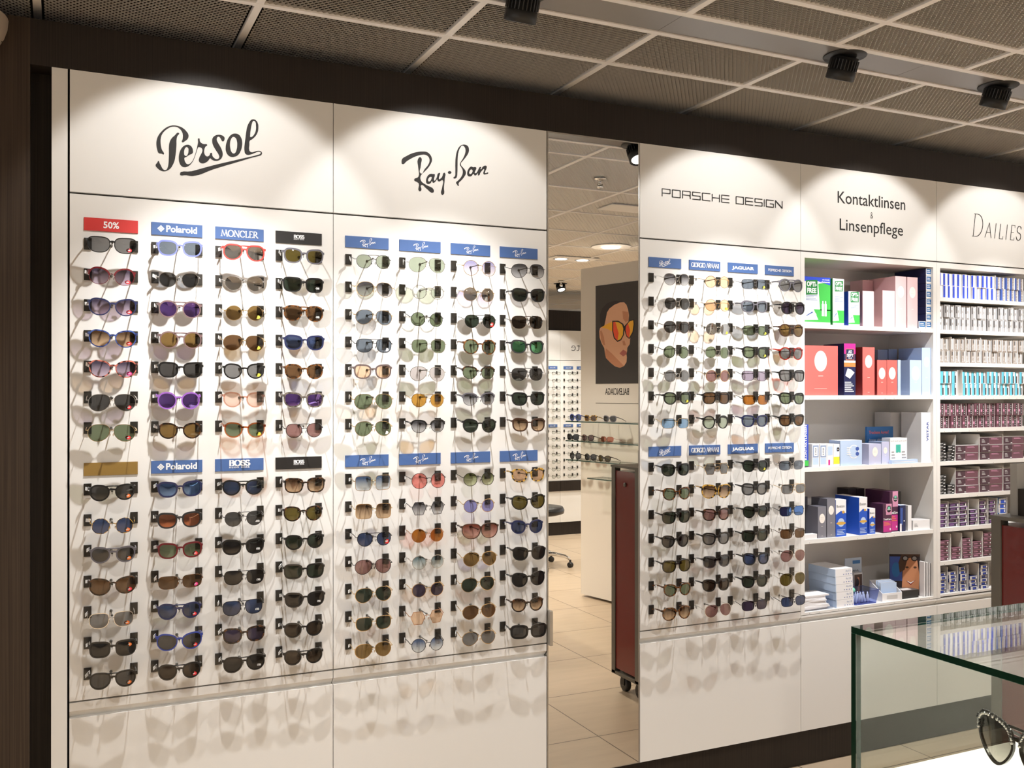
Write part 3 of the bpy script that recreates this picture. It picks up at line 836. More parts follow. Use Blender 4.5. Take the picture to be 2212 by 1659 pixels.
# ------------------------------------------------------------------ sunglasses
# style: lens w, h (mm), exponent of the upper and lower half, taper, outward drop, outer lift, gap between lenses, build, rim width, words
STY = {
 'av': (57, 49, 2.5, 2.05, .14, 3, 0, 14, 'w', 1.3, 'aviator'), 'AV': (60, 51, 2.6, 2.1, .13, 3, 0, 14, 'w', 1.3, 'large aviator'),
 'rd': (48, 46, 2.05, 2.05, 0, 0, 0, 20, 'w', 1.4, 'round'), 'OV': (53, 53, 2.1, 2.1, 0, 0, 0, 17, 'w', 1.3, 'large round'),
 'RD': (50, 47, 2.2, 2.05, .03, 0, 1, 17, 'a', 3.2, 'round'), 'pw': (50, 45, 2.5, 2.05, .08, 0, 1, 18, 'w', 1.5, 'round'),
 'pa': (49, 42, 2.7, 2.1, .10, 0, 2, 19, 'a', 3.6, 'rounded'), 'wf': (51, 41, 3.4, 2.5, .10, 0, 2, 18, 'a', 4.0, 'squared'),
 'sq': (53, 42, 4.2, 2.9, .07, 0, 1, 17, 'a', 3.6, 'square'), 'SQ': (54, 50, 4.6, 4.2, .02, 0, 0, 17, 'w', 1.2, 'large square'),
 'rc': (57, 39, 3.8, 3.2, .06, 0, 0, 15, 'w', 1.3, 'rectangular'), 'RC': (61, 45, 3.4, 2.5, .13, -1, 1, 13, 'a', 2.0, 'wide rectangular'),
 'ce': (56, 47, 2.7, 2.1, .11, 0, 4, 15, 'a', 2.8, 'cat-eye'), 'CE': (55, 48, 2.2, 2.05, .04, 0, 3, 16, 'c', 1.3, 'cat-eye'),
 'nv': (54, 45, 3.4, 2.5, .10, 1, 0, 16, 'w', 1.5, 'pilot'), 'NV': (54, 44, 3.6, 2.6, .09, 1, 0, 17, 'a', 2.6, 'pilot'),
 'hx': (49, 44, 0, 0, 0, 0, 0, 20, 'w', 1.2, 'hexagonal'), 'cm': (50, 41, 2.9, 2.1, .11, 0, 2, 19, 'c', 1.3, 'browline'),
 'sh': (66, 52, 3.2, 2.4, .16, 0, 0, 4, 'a', 1.6, 'shield'), 'wr': (56, 38, 3.8, 3.2, .05, 0, 1, 17, 'a', 6.0, 'wraparound'),
 'pt': (53, 45, 3.0, 2.2, .13, 2, 1, 16, 'a', 3.4, 'pilot'), 'jw': (60, 58, 2.8, 1.9, .26, -2, 2, 12, 'a', 3.0, 'oversized'),
 'wd': (60, 50, 3.2, 2.3, .12, 0, 3, 12, 'a', 3.4, 'oversized')}
def tort(n, a, b, lo=.42, hi=.58):
    return noise_mix('frame_' + n, a, b, (90, 90, 90), lo, hi, 0.22, 2.0, 0.5, 0.3)
FRM = {
 'bk': (pbr('frame_black', (.012, .012, .012), .22, coat=.3), 'black'), 'mb': (pbr('frame_matte_black', (.02, .02, .021), .5), 'matte black'),
 'wb': (pbr('frame_black_wire', (.02, .02, .02), .3, .6), 'black wire'), 'go': (pbr('frame_gold', (.80, .58, .30), .2, 1.0), 'gold'),
 'si': (pbr('frame_silver', (.72, .71, .69), .2, 1.0), 'silver'), 'gm': (pbr('frame_gunmetal', (.16, .16, .17), .25, .9), 'gunmetal'),
 'cu': (pbr('frame_copper', (.60, .32, .18), .22, 1.0), 'copper'),
 'bu': (pbr('frame_burgundy', (.13, .012, .016), .25, coat=.3), 'burgundy'), 'nb': (pbr('frame_navy', (.018, .024, .085), .3, coat=.2), 'navy'),
 'bl': (pbr('frame_blue', (.03, .055, .30), .35, coat=.2), 'blue'), 'lb': (pbr('frame_lilac_blue', (.17, .20, .47), .35), 'lilac blue'),
 'tp': (pbr('frame_taupe', (.20, .125, .125), .35), 'taupe'), 'pu': (pbr('frame_purple', (.33, .13, .55), .35), 'purple'),
 'rd': (pbr('frame_red', (.72, .06, .05), .35), 'red'), 'gy': (pbr('frame_grey', (.12, .115, .135), .35), 'grey'),
 'bn': (pbr('frame_brown', (.055, .024, .013), .28, coat=.2), 'brown'), 'gb': (pbr('frame_grey_brown', (.14, .10, .095), .35), 'grey-brown'),
 'pk': (lens_mat('frame_clear_pink', (.86, .66, .58), (.86, .66, .58)), 'clear pink'), 'oc': (lens_mat('frame_clear_amber', (.72, .40, .22), (.72, .40, .22)), 'clear amber'),
 'cl': (lens_mat('frame_clear_grey', (.42, .42, .44), (.42, .42, .44)), 'clear grey'), 'cr': (lens_mat('frame_clear_red', (.72, .16, .10), (.72, .16, .10)), 'clear red'),
 'to': (tort('tortoise', (.018, .010, .006), (.20, .075, .02)), 'tortoiseshell'), 'td': (tort('dark_tortoise', (.012, .008, .006), (.10, .04, .015), .5, .62), 'dark tortoiseshell'),
 'ty': (tort('yellow_tortoise', (.012, .010, .008), (.62, .36, .06), .44, .54), 'yellow tortoiseshell'),
 'tb': (tort('blue_tortoise', (.012, .02, .09), (.05, .10, .34)), 'blue tortoiseshell'), 'tr': (tort('red_tortoise', (.03, .012, .012), (.62, .18, .13)), 'red tortoiseshell'),
 'ho': (tort('horn', (.07, .06, .05), (.20, .17, .14)), 'horn')}
def _L(n, t, b=None, m=0.0, c=(1, 1, 1)):
    return lens_mat('lens_' + n, t, b or t, m, c)
LNS = {
 'gy': (_L('grey', (.22, .22, .22)), 'grey'), 'dg': (_L('dark_grey', (.07, .068, .066)), 'dark grey'), 'bk': (_L('black', (.022, .021, .021)), 'black'),
 'gg': (_L('grey_gradient', (.07, .07, .08), (.55, .55, .57)), 'grey gradient'), 'gn': (_L('green', (.17, .21, .13)), 'green'), 'dn': (_L('dark_green', (.032, .045, .032)), 'dark green'),
 'ln': (_L('pale_green', (.42, .48, .38)), 'pale green'), 'ng': (_L('green_gradient', (.16, .19, .06), (.60, .64, .42)), 'green gradient'), 'ol': (_L('olive', (.13, .10, .025)), 'olive'),
 'br': (_L('brown', (.14, .075, .035)), 'brown'), 'db': (_L('dark_brown', (.035, .024, .016)), 'dark brown'), 'gd': (_L('bronze', (.22, .135, .045)), 'bronze'),
 'bg': (_L('brown_gradient', (.085, .045, .022), (.62, .44, .28)), 'brown gradient'), 'ab': (_L('amber', (.58, .31, .06)), 'amber'), 'ot': (_L('orange', (.42, .15, .02)), 'orange'),
 'bl': (_L('blue', (.05, .075, .16)), 'blue'), 'lb': (_L('pale_blue', (.26, .42, .62)), 'pale blue'), 'bb': (_L('blue_gradient', (.09, .15, .30), (.72, .76, .78)), 'blue gradient'),
 'sb': (_L('slate', (.17, .205, .25)), 'slate blue'), 'tg': (_L('teal_gradient', (.16, .24, .27), (.74, .78, .76)), 'teal gradient'), 'rs': (_L('rose', (.80, .27, .24)), 'rose'),
 'mv': (_L('mauve', (.30, .165, .155)), 'mauve'), 'vg': (_L('violet_gradient', (.075, .06, .10), (.56, .46, .58)), 'violet gradient'), 'vi': (_L('violet', (.29, .29, .62)), 'violet'),
 'lv': (_L('lilac_gradient', (.42, .40, .66), (.86, .80, .84)), 'lilac gradient'), 'dv': (_L('dark_violet', (.055, .042, .075)), 'dark violet'), 'pv': (_L('pale_violet', (.40, .34, .44)), 'pale violet'),
 'cl': (_L('clear', (.80, .83, .80)), 'clear'), 'pe': (_L('peach', (.84, .60, .42)), 'peach'), 'pp': (_L('pink', (.86, .66, .56)), 'pink'), 'lg': (_L('pale_grey', (.60, .56, .56)), 'pale grey'),
 'rg': (_L('red_gradient', (.20, .05, .03), (.72, .42, .36)), 'red-brown gradient'),
 'mg': (_L('mirror_silver', (.16, .16, .16), None, .55, (.8, .8, .8)), 'mirrored grey'), 'mp': (_L('mirror_purple', (.06, .03, .14), None, .42, (.45, .28, .85)), 'mirrored purple'),
 'mb': (_L('mirror_blue', (.03, .05, .14), None, .38, (.25, .45, .95)), 'mirrored blue'), 'mo': (_L('mirror_orange', (.07, .03, .02), None, .32, (.95, .40, .25)), 'mirrored orange'),
 'me': (_L('mirror_green', (.02, .07, .04), None, .36, (.3, .85, .45)), 'mirrored green')}
STK = {'r': (srgb('e8303a'), 'ell'), 'o': (srgb('f07a2a'), 'ell'), 'y': (srgb('d8d24a'), 'ell'), 'p': (srgb('f03a90'), 'ell'), 'w': (srgb('e8e4e4'), 'ell'),
       'R': (srgb('d8261f'), 'sq'), 'k': (srgb('14120e'), 'ell'), 'K': (None, 'txt')}
def outline(st, n=44):
    w, h, nt_, nb, tp, dr, lf = STY[st][:7]
    pts = []
    if st == 'hx':
        base = [(-.5, .06), (-.30, .5), (.30, .5), (.5, .06), (.28, -.5), (-.28, -.5)]
        for i in range(6):
            a, b = base[i], base[(i + 1) % 6]
            for k in range(7):
                t = k / 7
                pts.append(((a[0] + (b[0] - a[0]) * t) * w, (a[1] + (b[1] - a[1]) * t) * h))
        return [(x, z) for x, z in pts][::-1]
    for i in range(n):
        q = 2 * PI * i / n
        c, s = math.cos(q), math.sin(q)
        e = nt_ if s > 0 else nb
        x = math.copysign(abs(c) ** (2 / e), c); z = math.copysign(abs(s) ** (2 / e), s)
        X = x * w / 2 * (1 + tp * z * (1 if z < 0 else .25)) - dr * z
        Z = z * h / 2 + lf * x * max(0, z)
        pts.append((X, Z))
    return pts
def wrap(x):
    return 1.7 * x * x
_GM = {}
def glasses_meshes(st, bar):
    """Meshes (unit metres) of one style: frame front, left lens, right lens, plus hinge data."""
    k = (st, bar)
    if k in _GM:
        return _GM[k]
    w, h, _a, _b, tp, dr, lf, dbl, bld, rt, _n = STY[st]
    O = outline(st); n = len(O)
    cx = (w + dbl) / 2 + (0 if bld == 'w' else rt * .55)
    dep = {'w': 1.5, 'c': 1.5, 'a': 4.2}[bld]
    cm = sum(p[0] for p in O) / n, sum(p[1] for p in O) / n
    nor = []
    for i in range(n):
        a, b = O[i - 1], O[(i + 1) % n]
        tx, tz = b[0] - a[0], b[1] - a[1]
        l = math.hypot(tx, tz) or 1
        nx, nz = tz / l, -tx / l
        if nx * (O[i][0] - cm[0]) + nz * (O[i][1] - cm[1]) < 0:
            nx, nz = -nx, -nz
        nor.append((nx, nz))
    F = MB(); mm = 'X'
    def V(x, y, z):
        return (x / 1000, y / 1000 + wrap(x / 1000), z / 1000)
    def ring(sg, rin, rout, d, keep=None):
        vs = []; fs = []
        for i in range(n):
            x, z = O[i]; a, b = nor[i]
            r2 = rout(i)
            for rr, yy in ((rin, -d / 2), (r2, -d / 2), (r2, d / 2), (rin, d / 2)):
                vs.append(V(sg * (cx + x + a * rr), yy, z + b * rr))
        for i in range(n):
            j = (i + 1) % n
            if keep and not (keep(i) and keep(j)):
                continue
            for q in range(4):
                f = (i * 4 + q, j * 4 + q, j * 4 + (q + 1) % 4, i * 4 + (q + 1) % 4)
                fs.append(f if sg < 0 else f[::-1])
        F.add(vs, fs, mm)
    for sg in (-1, 1):
        if bld == 'a':
            ring(sg, -.4, lambda i: rt * (1 + .35 * max(0, O[i][1] / h * 2)), dep)
        else:
            ring(sg, -.2, lambda i: rt, dep)
            if bld == 'c':
                ring(sg, -.2, lambda i: 4.6, 4.4, keep=lambda i: O[i][1] > .02 * h)
    inner = cx - w / 2
    if bld == 'a':
        zb = h * .20
        vs = []; fs = []
        m = 6
        for i in range(m + 1):
            t = -1 + 2 * i / m
            x = t * (inner + 1.2); z0 = zb + 2.2 * (1 - t * t)
            hh = 5.2 if st != 'sh' else 10
            for zz, yy in ((z0 - hh / 2, -dep / 2), (z0 + hh / 2, -dep / 2), (z0 + hh / 2, dep / 2), (z0 - hh / 2, dep / 2)):
                vs.append(V(x, yy, zz))
        for i in range(m):
            for q in range(4):
                fs.append((i * 4 + q, i * 4 + (q + 1) % 4, (i + 1) * 4 + (q + 1) % 4, (i + 1) * 4 + q))
        F.add(vs, fs, mm)
    else:
        F.tube([V(t * (inner + .5), -.5 - 1.5 * (1 - t * t), h * .14 + 2.5 * (1 - t * t)) for t in (-1, -.6, -.2, .2, .6, 1)], .0011, mm, 6)
        for sg in (-1, 1):
            F.tube([V(sg * (inner + .5), .5, h * .02), V(sg * (inner - 1.5), 4, -h * .04), V(sg * (inner - 2.2), 5.5, -h * .10)], .0006, mm, 5)
            F.ell(V(sg * (inner - 2.6), 5.5, -h * .12), (.0012, .0022, .0045), mm, 8, 6)
    if bar:
        r = .0011 if bld == 'w' or bld == 'c' else .0021
        F.tube([V(t * (inner + w * .20), -.6 - 1.0 * (1 - t * t), h * .47 + 1.0 * (1 - t * t)) for t in (-1, -.5, 0, .5, 1)], r, mm, 6)
    xo = cx + w / 2 * (1 + .25 * tp) + (rt if bld == 'a' else 2)
    zh = h * (.30 if bld != 'w' else .16) + lf * .6
    if bld == 'a' or bld == 'c':
        for sg in (-1, 1):
            a = V(sg * (xo - 4), 0, zh); b = V(sg * (xo + 3.2), 2.5, zh + .6)
            hz = .0042 if bld == 'a' else .003
            vs = []
            for p, k2 in ((a, 1.15), (b, .85)):
                for dz, dy in ((-hz, -.0021), (hz, -.0021), (hz, .0021), (-hz, .0021)):
                    vs.append((p[0], p[1] + dy, p[2] + dz * k2))
            F.add(vs, [(0, 1, 5, 4), (1, 2, 6, 5), (2, 3, 7, 6), (3, 0, 4, 7), (4, 5, 6, 7), (0, 3, 2, 1)], mm)
        xh, yh = xo + 2.0, 3.0
    else:
        for sg in (-1, 1):
            F.tube([V(sg * (xo - 2.5), 0, zh), V(sg * (xo + 2), .5, zh), V(sg * (xo + 3.6), 3, zh)], .0013, mm, 6)
        xh, yh = xo + 3.2, 2.5
    lens = []
    for sg in (-1, 1):
        vs = [V(sg * (cx + cm[0]), -1.2, cm[1])]; fs = []
        for rr, yy in ((.5, -.9), (1.0, 0)):
            for x, z in O:
                vs.append(V(sg * (cx + cm[0] + (x - cm[0]) * rr), yy, cm[1] + (z - cm[1]) * rr))
        for i in range(n):
            j = (i + 1) % n
            t = [(0, 1 + i, 1 + j), (1 + i, 1 + n + i, 1 + n + j, 1 + j)]
            fs += [f if sg < 0 else f[::-1] for f in t]
        L = MB(); L.add(vs, fs, 'X', True); lens.append(L)
    for b in [F] + lens:
        b.mats = []
    _GM[k] = (F, lens, dict(xh=xh / 1000, yh=yh / 1000 + wrap(xh / 1000), zh=zh / 1000, cx=cx / 1000, w=w / 1000, h=h / 1000, wire=bld == 'w', rt=rt / 1000))
    return _GM[k]
_MD = {}
def md(key, mb):
    if key not in _MD:
        me = bpy.data.meshes.new(key[0])
        me.from_pydata(mb.v, [], mb.f)
        me.polygons.foreach_set('use_smooth', mb.smooth)
        me.materials.append(None)
        me.update()
        _MD[key] = me
    return _MD[key]
def part(name, me, mat, parent):
    o = place(name, me, parent)
    o.material_slots[0].link = 'OBJECT'
    o.material_slots[0].material = mat
    return o
_TAGM = None
def sunglasses(loc, reach, spec, label, group, dzwall=0.012, rot=None, tagged=True, xwall=.066):
    """One pair; its front hangs at loc and its temples run back `reach` metres."""
    global _TAGM
    w_ = spec.split()
    st, fc, lc = w_[:3]
    fl = w_[3] if len(w_) > 3 else ''
    F, L, d = glasses_meshes(st, '+' in fl)
    root = thing('sunglasses', label, 'sunglasses', loc, rot, group)
    fm = FRM[fc][0]; lm = LNS[lc][0]
    part('frame_front', md(('frame_front', st, '+' in fl), F), fm, root)
    for k in (0, 1):
        part('lens', md(('lens', st, k), L[k]), lm, root)
    for sg in (-1, 1):
        key = ('temple', st, sg, round(reach, 4), round(dzwall, 4), xwall)
        if key not in _MD:
            T = MB()
            x0, y0, z0 = sg * d['xh'], d['yh'], d['zh']
            x1, y1, z1 = sg * xwall, reach, dzwall
            hz = .0009 if d['wire'] else .0024; hx = .0008 if d['wire'] else .0013
            vs = []; fs = []
            for i in range(6):
                t = i / 5
                x = x0 + (x1 - x0) * t; y = y0 + (y1 - y0) * t; z = z0 + (z1 - z0) * t + .004 * math.sin(PI * t)
                k2 = 1.25 - .45 * t
                for a, b in ((-hx, -hz * k2), (hx, -hz * k2), (hx, hz * k2), (-hx, hz * k2)):
                    vs.append((x + a, y, z + b))
            for i in range(5):
                for q in range(4):
                    fs.append((i * 4 + q, i * 4 + (q + 1) % 4, (i + 1) * 4 + (q + 1) % 4, (i + 1) * 4 + q))
            fs += [(0, 3, 2, 1), (20, 21, 22, 23)]
            T.add(vs, fs, 'X'); T.mats = []
            md(key, T)
        part('temple', _MD[key], fm, root)
    if tagged:
        if _TAGM is None:
            T = MB(); T.box(-.0008, .0008, -.013, .013, -.0052, .0052, 'X')
            T.mats = []; _TAGM = md(('price_tag',), T)
        o = part('price_tag', _TAGM, M_TAG, root)
        t = .64
        o.location = (-(d['xh'] + (xwall - d['xh']) * t) - .003, d['yh'] + (reach - d['yh']) * t, d['zh'] + (dzwall - d['zh']) * t - .001)
        o.rotation_euler = (random.uniform(-.25, .25), 0, math.radians(-24 + random.uniform(-8, 8)))
    for ch in fl:
        if ch in STK:
            mat, kind = STK[ch]
            up = ch == 'o' and 'u' in fl
            sx, sz = d['cx'] + .17 * d['w'], (.22 if up else -.28) * d['h']
            y = wrap(sx + .008) - .0022
            S = MB()
            if kind == 'ell':
                S.ellY(sx, sz, .0082, .0058, y, mat, 18)
                if ch in 'rop':
                    put(S, text_geo('50%', .02)[0], M_INK, sx, sz - .0016, .0034, y - .0004)
            elif kind == 'sq':
                S.rectY(sx - .0085, sx + .0085, sz - .005, sz + .010, y, mat)
                put(S, text_geo('RB', .02, .3)[0], M_INK, sx, sz, .006, y - .0004)
            else:
                put(S, serif_geo('BOSS', .2, .08)[0], M_INK, sx, sz, .0056, y - .0003)
            S.build('sticker', root)
    return root
GL = [  # panel > column > fourteen rows, top to bottom
 [['RC bk gy r', 'CE bu vg r', 'ce nb vg r', 'ce tb bg r', 'ce tr vg p', 'AV si dg r', 'AV go gn r', 'pa bk dg +o', 'rd ty bl o', 'pa gy dg +o', 'ce td br r', 'nv si gy o', 'sq bk bk ou', 'pt bk dg +o'],
  ['wf lb sb', 'pw si dg', 'RD tp mp +', 'RD tp gd +', 'wf bk dg', 'RD pu mp', 'pa td gd', 'wf nb mb', 'wf mb mo', 'wf bu gn r', 'rc to br p', 'pa nb bl +r', 'ce bl dg r', 'pa bk db +r'],
  ['pt rd mg +', 'pw si mg', 'rd go gd y', 'av go br y', 'pa bk gy y', 'pa pk pp', 'pa oc gn y', 'pa bk bl +', 'pw gm dg +K', 'wf bk bk K', 'nv wb bk +K', 'nv wb bl +K', 'wf td dv', 'pt bk bk +K'],
  ['wf gy ol', 'sq bk dn K', 'pt to br +K', 'wf nb bl', 'pa to br', 'wf ho mp', 'pw wb mv +', 'sq td bg', 'pa td ol', 'pa bk dn', 'sq bk dn', 'wf bk bk K', 'pa bk db', 'pa bk db +']],
 [['pw gm ln +', 'av go gg', 'av go sb', 'nv wb sb +w', 'wf gb pe', 'AV go gn', 'av go gn w', 'SQ go bb', 'SQ go bg', 'pw wb bl +R', 'av wb mv', 'av go dn k', 'nv go dn', 'av go gd'],
  ['AV si ln', 'rd si cl', 'rd wb gn', 'nv si gn', 'av si lg', 'pw go ab +', 'cm bk gg', 'OV wb rs', 'hx wb gg', 'rd cu ot', 'rd si tg', 'rd go dv', 'hx cu pe', 'rd wb bb'],
  ['OV go lv', 'rd go mg', 'pw bk dn +R', 'RD to gn', 'cm td gn', 'cm gy gg', 'pa bk dn k', 'rd wb ng', 'rd go vi', 'sh bn rg', 'av go gd', 'av go dn', 'av go br', 'av go gy'],
  ['AV gm gg', 'wf bk dn', 'nv td db +', 'wf mb me', 'nv gm dg +', 'wf bk dn', 'wf bn bg', 'wf ty pe', 'ce bk ol', 'pa nb bl', 'wf bk bk', 'ce bk bk', 'pa td bg', 'wr bk dg']],
 [['pw si gg', 'pw si dg', 'pw bn dg', 'rd bk gn', 'rd si gy', 'pa bk gn y', 'rc go lb', 'wf bk dn', 'pa to gn', 'NV bk dn +', 'pa bk dg', 'NV bk ol +', 'pa to gn', 'pt to bg'],
  ['rd go pe', 'rd go pe y', 'rd si mg y', 'rd si gn', 'rd go mv', 'NV bk br +', 'RD bk ln', 'hx go gy +', 'wd ty bg', 'wf td mv', 'wf bk gy', 'wf cl dg', 'wf bk db', 'av si mv'],
  ['rc gm sb y', 'wf gy sb', 'rc gm gn y', 'wf bk gn y', 'rc wb pv', 'rc wb ot', 'wf nb sb', 'pa bk dn y', 'wf mb gy', 'pa bk dn', 'sq bk dn', 'wf mb bl', 'wf bk dn', 'rc wb dv'],
  ['RD gy gy +', 'RD bk dv +', 'RD bn gd +', 'RD cr gy +', 'sq bk gy', 'wf bk gn', 'wf bk br', 'rc si sb', 'rc go gy +', 'rc wb mb', 'rc bn br', 'av si mv', 'AV si ol', 'rc wb bl']]]
PANEL_WORD = ['panel beside dark column', 'panel left of mirror', 'panel right of mirror']
PX = (0.0214, 0.8578, 1.6943, 2.1159, 2.9524, 3.7888, 4.6253)   # the joints between the units along the wall
COLX = (-0.2975, -0.0992, 0.0992, 0.2975)
PANEL_CX = (0.4396, 1.2761, 2.5342)
def pad_z(r):                         # fourteen slots; the eighth pitch is taken by the second row of plaques
    return 2.136 - 0.09634 * (r if r < 7 else r + 1)
def hang_glasses():
    rnd = random.Random(3)
    for p in range(3):
        for c in range(4):
            for r in range(14):
                sp = GL[p][c][r]
                st, fc, lc = sp.split()[:3]
                reach = .079 + rnd.uniform(-.006, .006)
                dz = .011 if r < 7 else .006
                dz += (.004 if STY[st][8] == 'w' else 0) + rnd.uniform(-.002, .002)
                lab = '%s %s sunglasses, %s lenses, %s row, %s column, %s' % (FRM[fc][1], STY[st][10], LNS[lc][1], ORD[r], ORD[c], PANEL_WORD[p])
                lab = lab.replace('black wire', 'black metal')
                loc = (PANEL_CX[p] + COLX[c] + rnd.uniform(-.003, .003), -reach - .0086, pad_z(r) - dz)
                g = sunglasses(loc, reach, sp, lab, 'sunglasses on the ' + PANEL_WORD[p], dz + .002, tagged=not (p == 0 and c == 0 and r in (0, 5, 6)))
                g.rotation_euler = (math.radians(rnd.uniform(-1, 4)), math.radians(rnd.uniform(-1.2, 1.2)), math.radians(rnd.uniform(-.7, .7)))
# ------------------------------------------------------------------ boxes of lens care products
C = {k: srgb(v) for k, v in dict(
    green='3fb54a', dgreen='1f7f3c', pale='e9f4ea', white='f1f0f2', blue='2f49b8', pink='e2c3c6', dpink='c9a3a6', coral='de6a64', dcoral='8e2b2c', navy='1d2350', magenta='c8288f',
    orange='ee8a4a', sky='bcd0ec', skyd='8e9fbf', oval='f6eee6', steel='7d7c86', steeld='5d5c66', boston='1f55c4', gold='d9a94a', plum='4b2440', hot='c62f8c', rose='d998b8', dark='20161d',
    lilac='c4c6e2', yellow='f3e23a', teal='3fb6a2', grey='9c9a9a', lgrey='cfcdcd', dgrey='4d4b4c', strong='2b4bd0', cyan='63c4dc', dcyan='1f8f98', plumb='6d4450', plumd='472a35', black='1c1b1b',
    violet='8a5aa0', dviolet='30233a', dplum='54303c', lblue='3b58a6', dblue='27346e', taupe='9a8f86', mint='7fd0b4', card='b9c6d8', brown='4a3226', skin='c98a64', paper='eeecee', ink='3a3a40', bluetag='2a6fb0').items()}
def carton(name, label, x0, x1, z0, z1, y=.012, d=.11, side='white', front='white', top=None, draw=None, group=None, cat='box', rz=0):
    w, h = x1 - x0, z1 - z0
    b = MB().box(0, w, 0, d, 0, h, C[side], {'front': C[front], 'top': C[top or side], 'back': C[side]})
    if draw:
        draw(b, w, h)
    o = b.build(name, None, (x0, y, z0), (0, 0, rz) if rz else None)
    return tag(o, label, cat, group)
E_ = -.0004
def oval_mark(b, w, h, cz=.62, r=.34, txt='line'):
    b.ellY(w / 2, h * cz, w * r, w * r * 1.32, E_, C['oval'], 24)
    b.rectY(w * .40, w * .60, h * .365, h * .375, E_, C['oval'])
    b.rectY(w * .42, w * .58, h * .06, h * .067, E_, C['oval'])
    for k in (-.02, .03):
        b.rectY(w * (.5 - r * .6), w * (.5 + r * .6), h * (cz + k), h * (cz + k) + .0012, E_ * 1.5, C['lgrey'])
def text_lines(b, x0, x1, z0, z1, n, col, y=E_):
    for i in range(n):
        z = z0 + (z1 - z0) * (i + .5) / n
        b.rectY(x0, x0 + (x1 - x0) * (1 - .3 * ((i * 7) % 3) / 2), z - (z1 - z0) * .22 / n, z + (z1 - z0) * .22 / n, y, C[col])
def opti(b, w, h, big=False):
    b.rectY(0, w, 0, h * .32, E_, C['green']); b.rectY(0, w, 0, h * .05, E_ * 1.4, C['lgrey'])
    b.quad([(0, E_ * 1.2, h * .08), (w * .55, E_ * 1.2, h * .10), (w * .35, E_ * 1.2, h * .36), (0, E_ * 1.2, h * .42)], C['pale'])
    if big:
        b.quad([(w * .62, E_, h * .3), (w, E_, h * .3), (w, E_, h * .92), (w * .55, E_, h * .86)], C['green'])
        b.quad([(0, E_ * 1.5, h * .90), (w * .45, E_ * 1.5, h * .93), (w, E_ * 1.5, h * .84), (w, E_ * 1.5, h), (0, E_ * 1.5, h)], C['strong'])
        fit(b, text_geo('mit Gratis', .02), C['white'], w * .83, h * .94, h * .03, E_ * 2, w * .26)
        fit(b, text_geo('Reiseset', .02), C['white'], w * .83, h * .89, h * .03, E_ * 2, w * .3)
        for x in (.68, .78):
            b.rectY(w * x, w * (x + .08), h * .18, h * .44, E_ * 1.7, C['white']); b.rectY(w * (x + .02), w * (x + .06), h * .44, h * .50, E_ * 1.7, C['white'])
    x0, x1 = (w * .10, w * .52) if big else (w * .18, w * .90)
    zc = h * .78 if big else h * .84
    hh = (x1 - x0) * .52
    b.quad([(x0, E_ * 2, zc - hh), (x1, E_ * 2, zc - hh * .9), (x1, E_ * 2, zc + hh), (x0, E_ * 2, zc + hh * .85)], C['dgreen'])
    fit(b, text_geo('OPTI-', .04), C['white'], (x0 + x1) / 2, zc + hh * .12, hh * .6, E_ * 2.6, (x1 - x0) * .86)
    fit(b, text_geo('FREE', .04), C['white'], (x0 + x1) / 2, zc - hh * .72, hh * .6, E_ * 2.6, (x1 - x0) * .80)
    text_lines(b, x0, x1, h * .50, h * .62, 4, 'skyd', E_ * 1.3)
    b.ellY(w * .42, h * .2, w * .06, w * .06, E_ * 2, C['white']); b.quad([(w * .12, E_ * 2, h * .17), (w * .36, E_ * 2, h * .25), (w * .33, E_ * 2, h * .27), (w * .10, E_ * 2, h * .18)], C['lblue'])
def ao(b, w, h):
    b.rectY(0, w, h * .80, h, E_, C['magenta'])
    b.rectY(w * .15, w * .88, h * .68, h * .90, E_ * 1.4, C['orange']); b.rectY(w * .18, w * .85, h * .69, h * .89, E_ * 1.8, C['navy'])
    fit(b, text_geo('AO', .04), C['white'], w * .52, h * .815, h * .055, E_ * 2.4, w * .34)
    fit(b, text_geo('SEPT', .04), C['white'], w * .52, h * .745, h * .055, E_ * 2.4, w * .56)
    fit(b, text_geo('PLUS', .03), C['white'], w * .52, h * .705, h * .025, E_ * 2.4, w * .3)
    b.rectY(0, w, h * .55, h * .63, E_ * 1.4, C['orange']); b.rectY(0, w, h * .63, h * .67, E_ * 1.3, C['white'])
    b.quad([(w * .1, E_ * 2, h * .38), (w * .5, E_ * 2, h * .32), (w * .9, E_ * 2, h * .44), (w * .6, E_ * 2, h * .50), (w * .3, E_ * 2, h * .52)], C['white'])
    text_lines(b, w * .06, w * .85, h * .06, h * .27, 6, 'white')
def boston(b, w, h):
    b.quad([(0, E_, 0), (w, E_, 0), (w, E_, h * .62), (w * .5, E_, h * .70), (0, E_, h * .60)], C['boston'])
    fit(b, text_geo('Boston', 0), C['ink'], w * .45, h * .79, h * .075, E_, w * .76)
    b.ellY(w * .5, h * .38, w * .32, w * .32, E_ * 1.5, C['sky']); b.ellY(w * .5, h * .36, w * .46, w * .12, E_ * 2, C['gold'], 20)
    b.ellY(w * .72, h * .66, w * .14, w * .12, E_ * 2, C['gold'], 8)
    text_lines(b, w * .1, w * .9, h * .04, h * .20, 4, 'sky', E_ * 2)
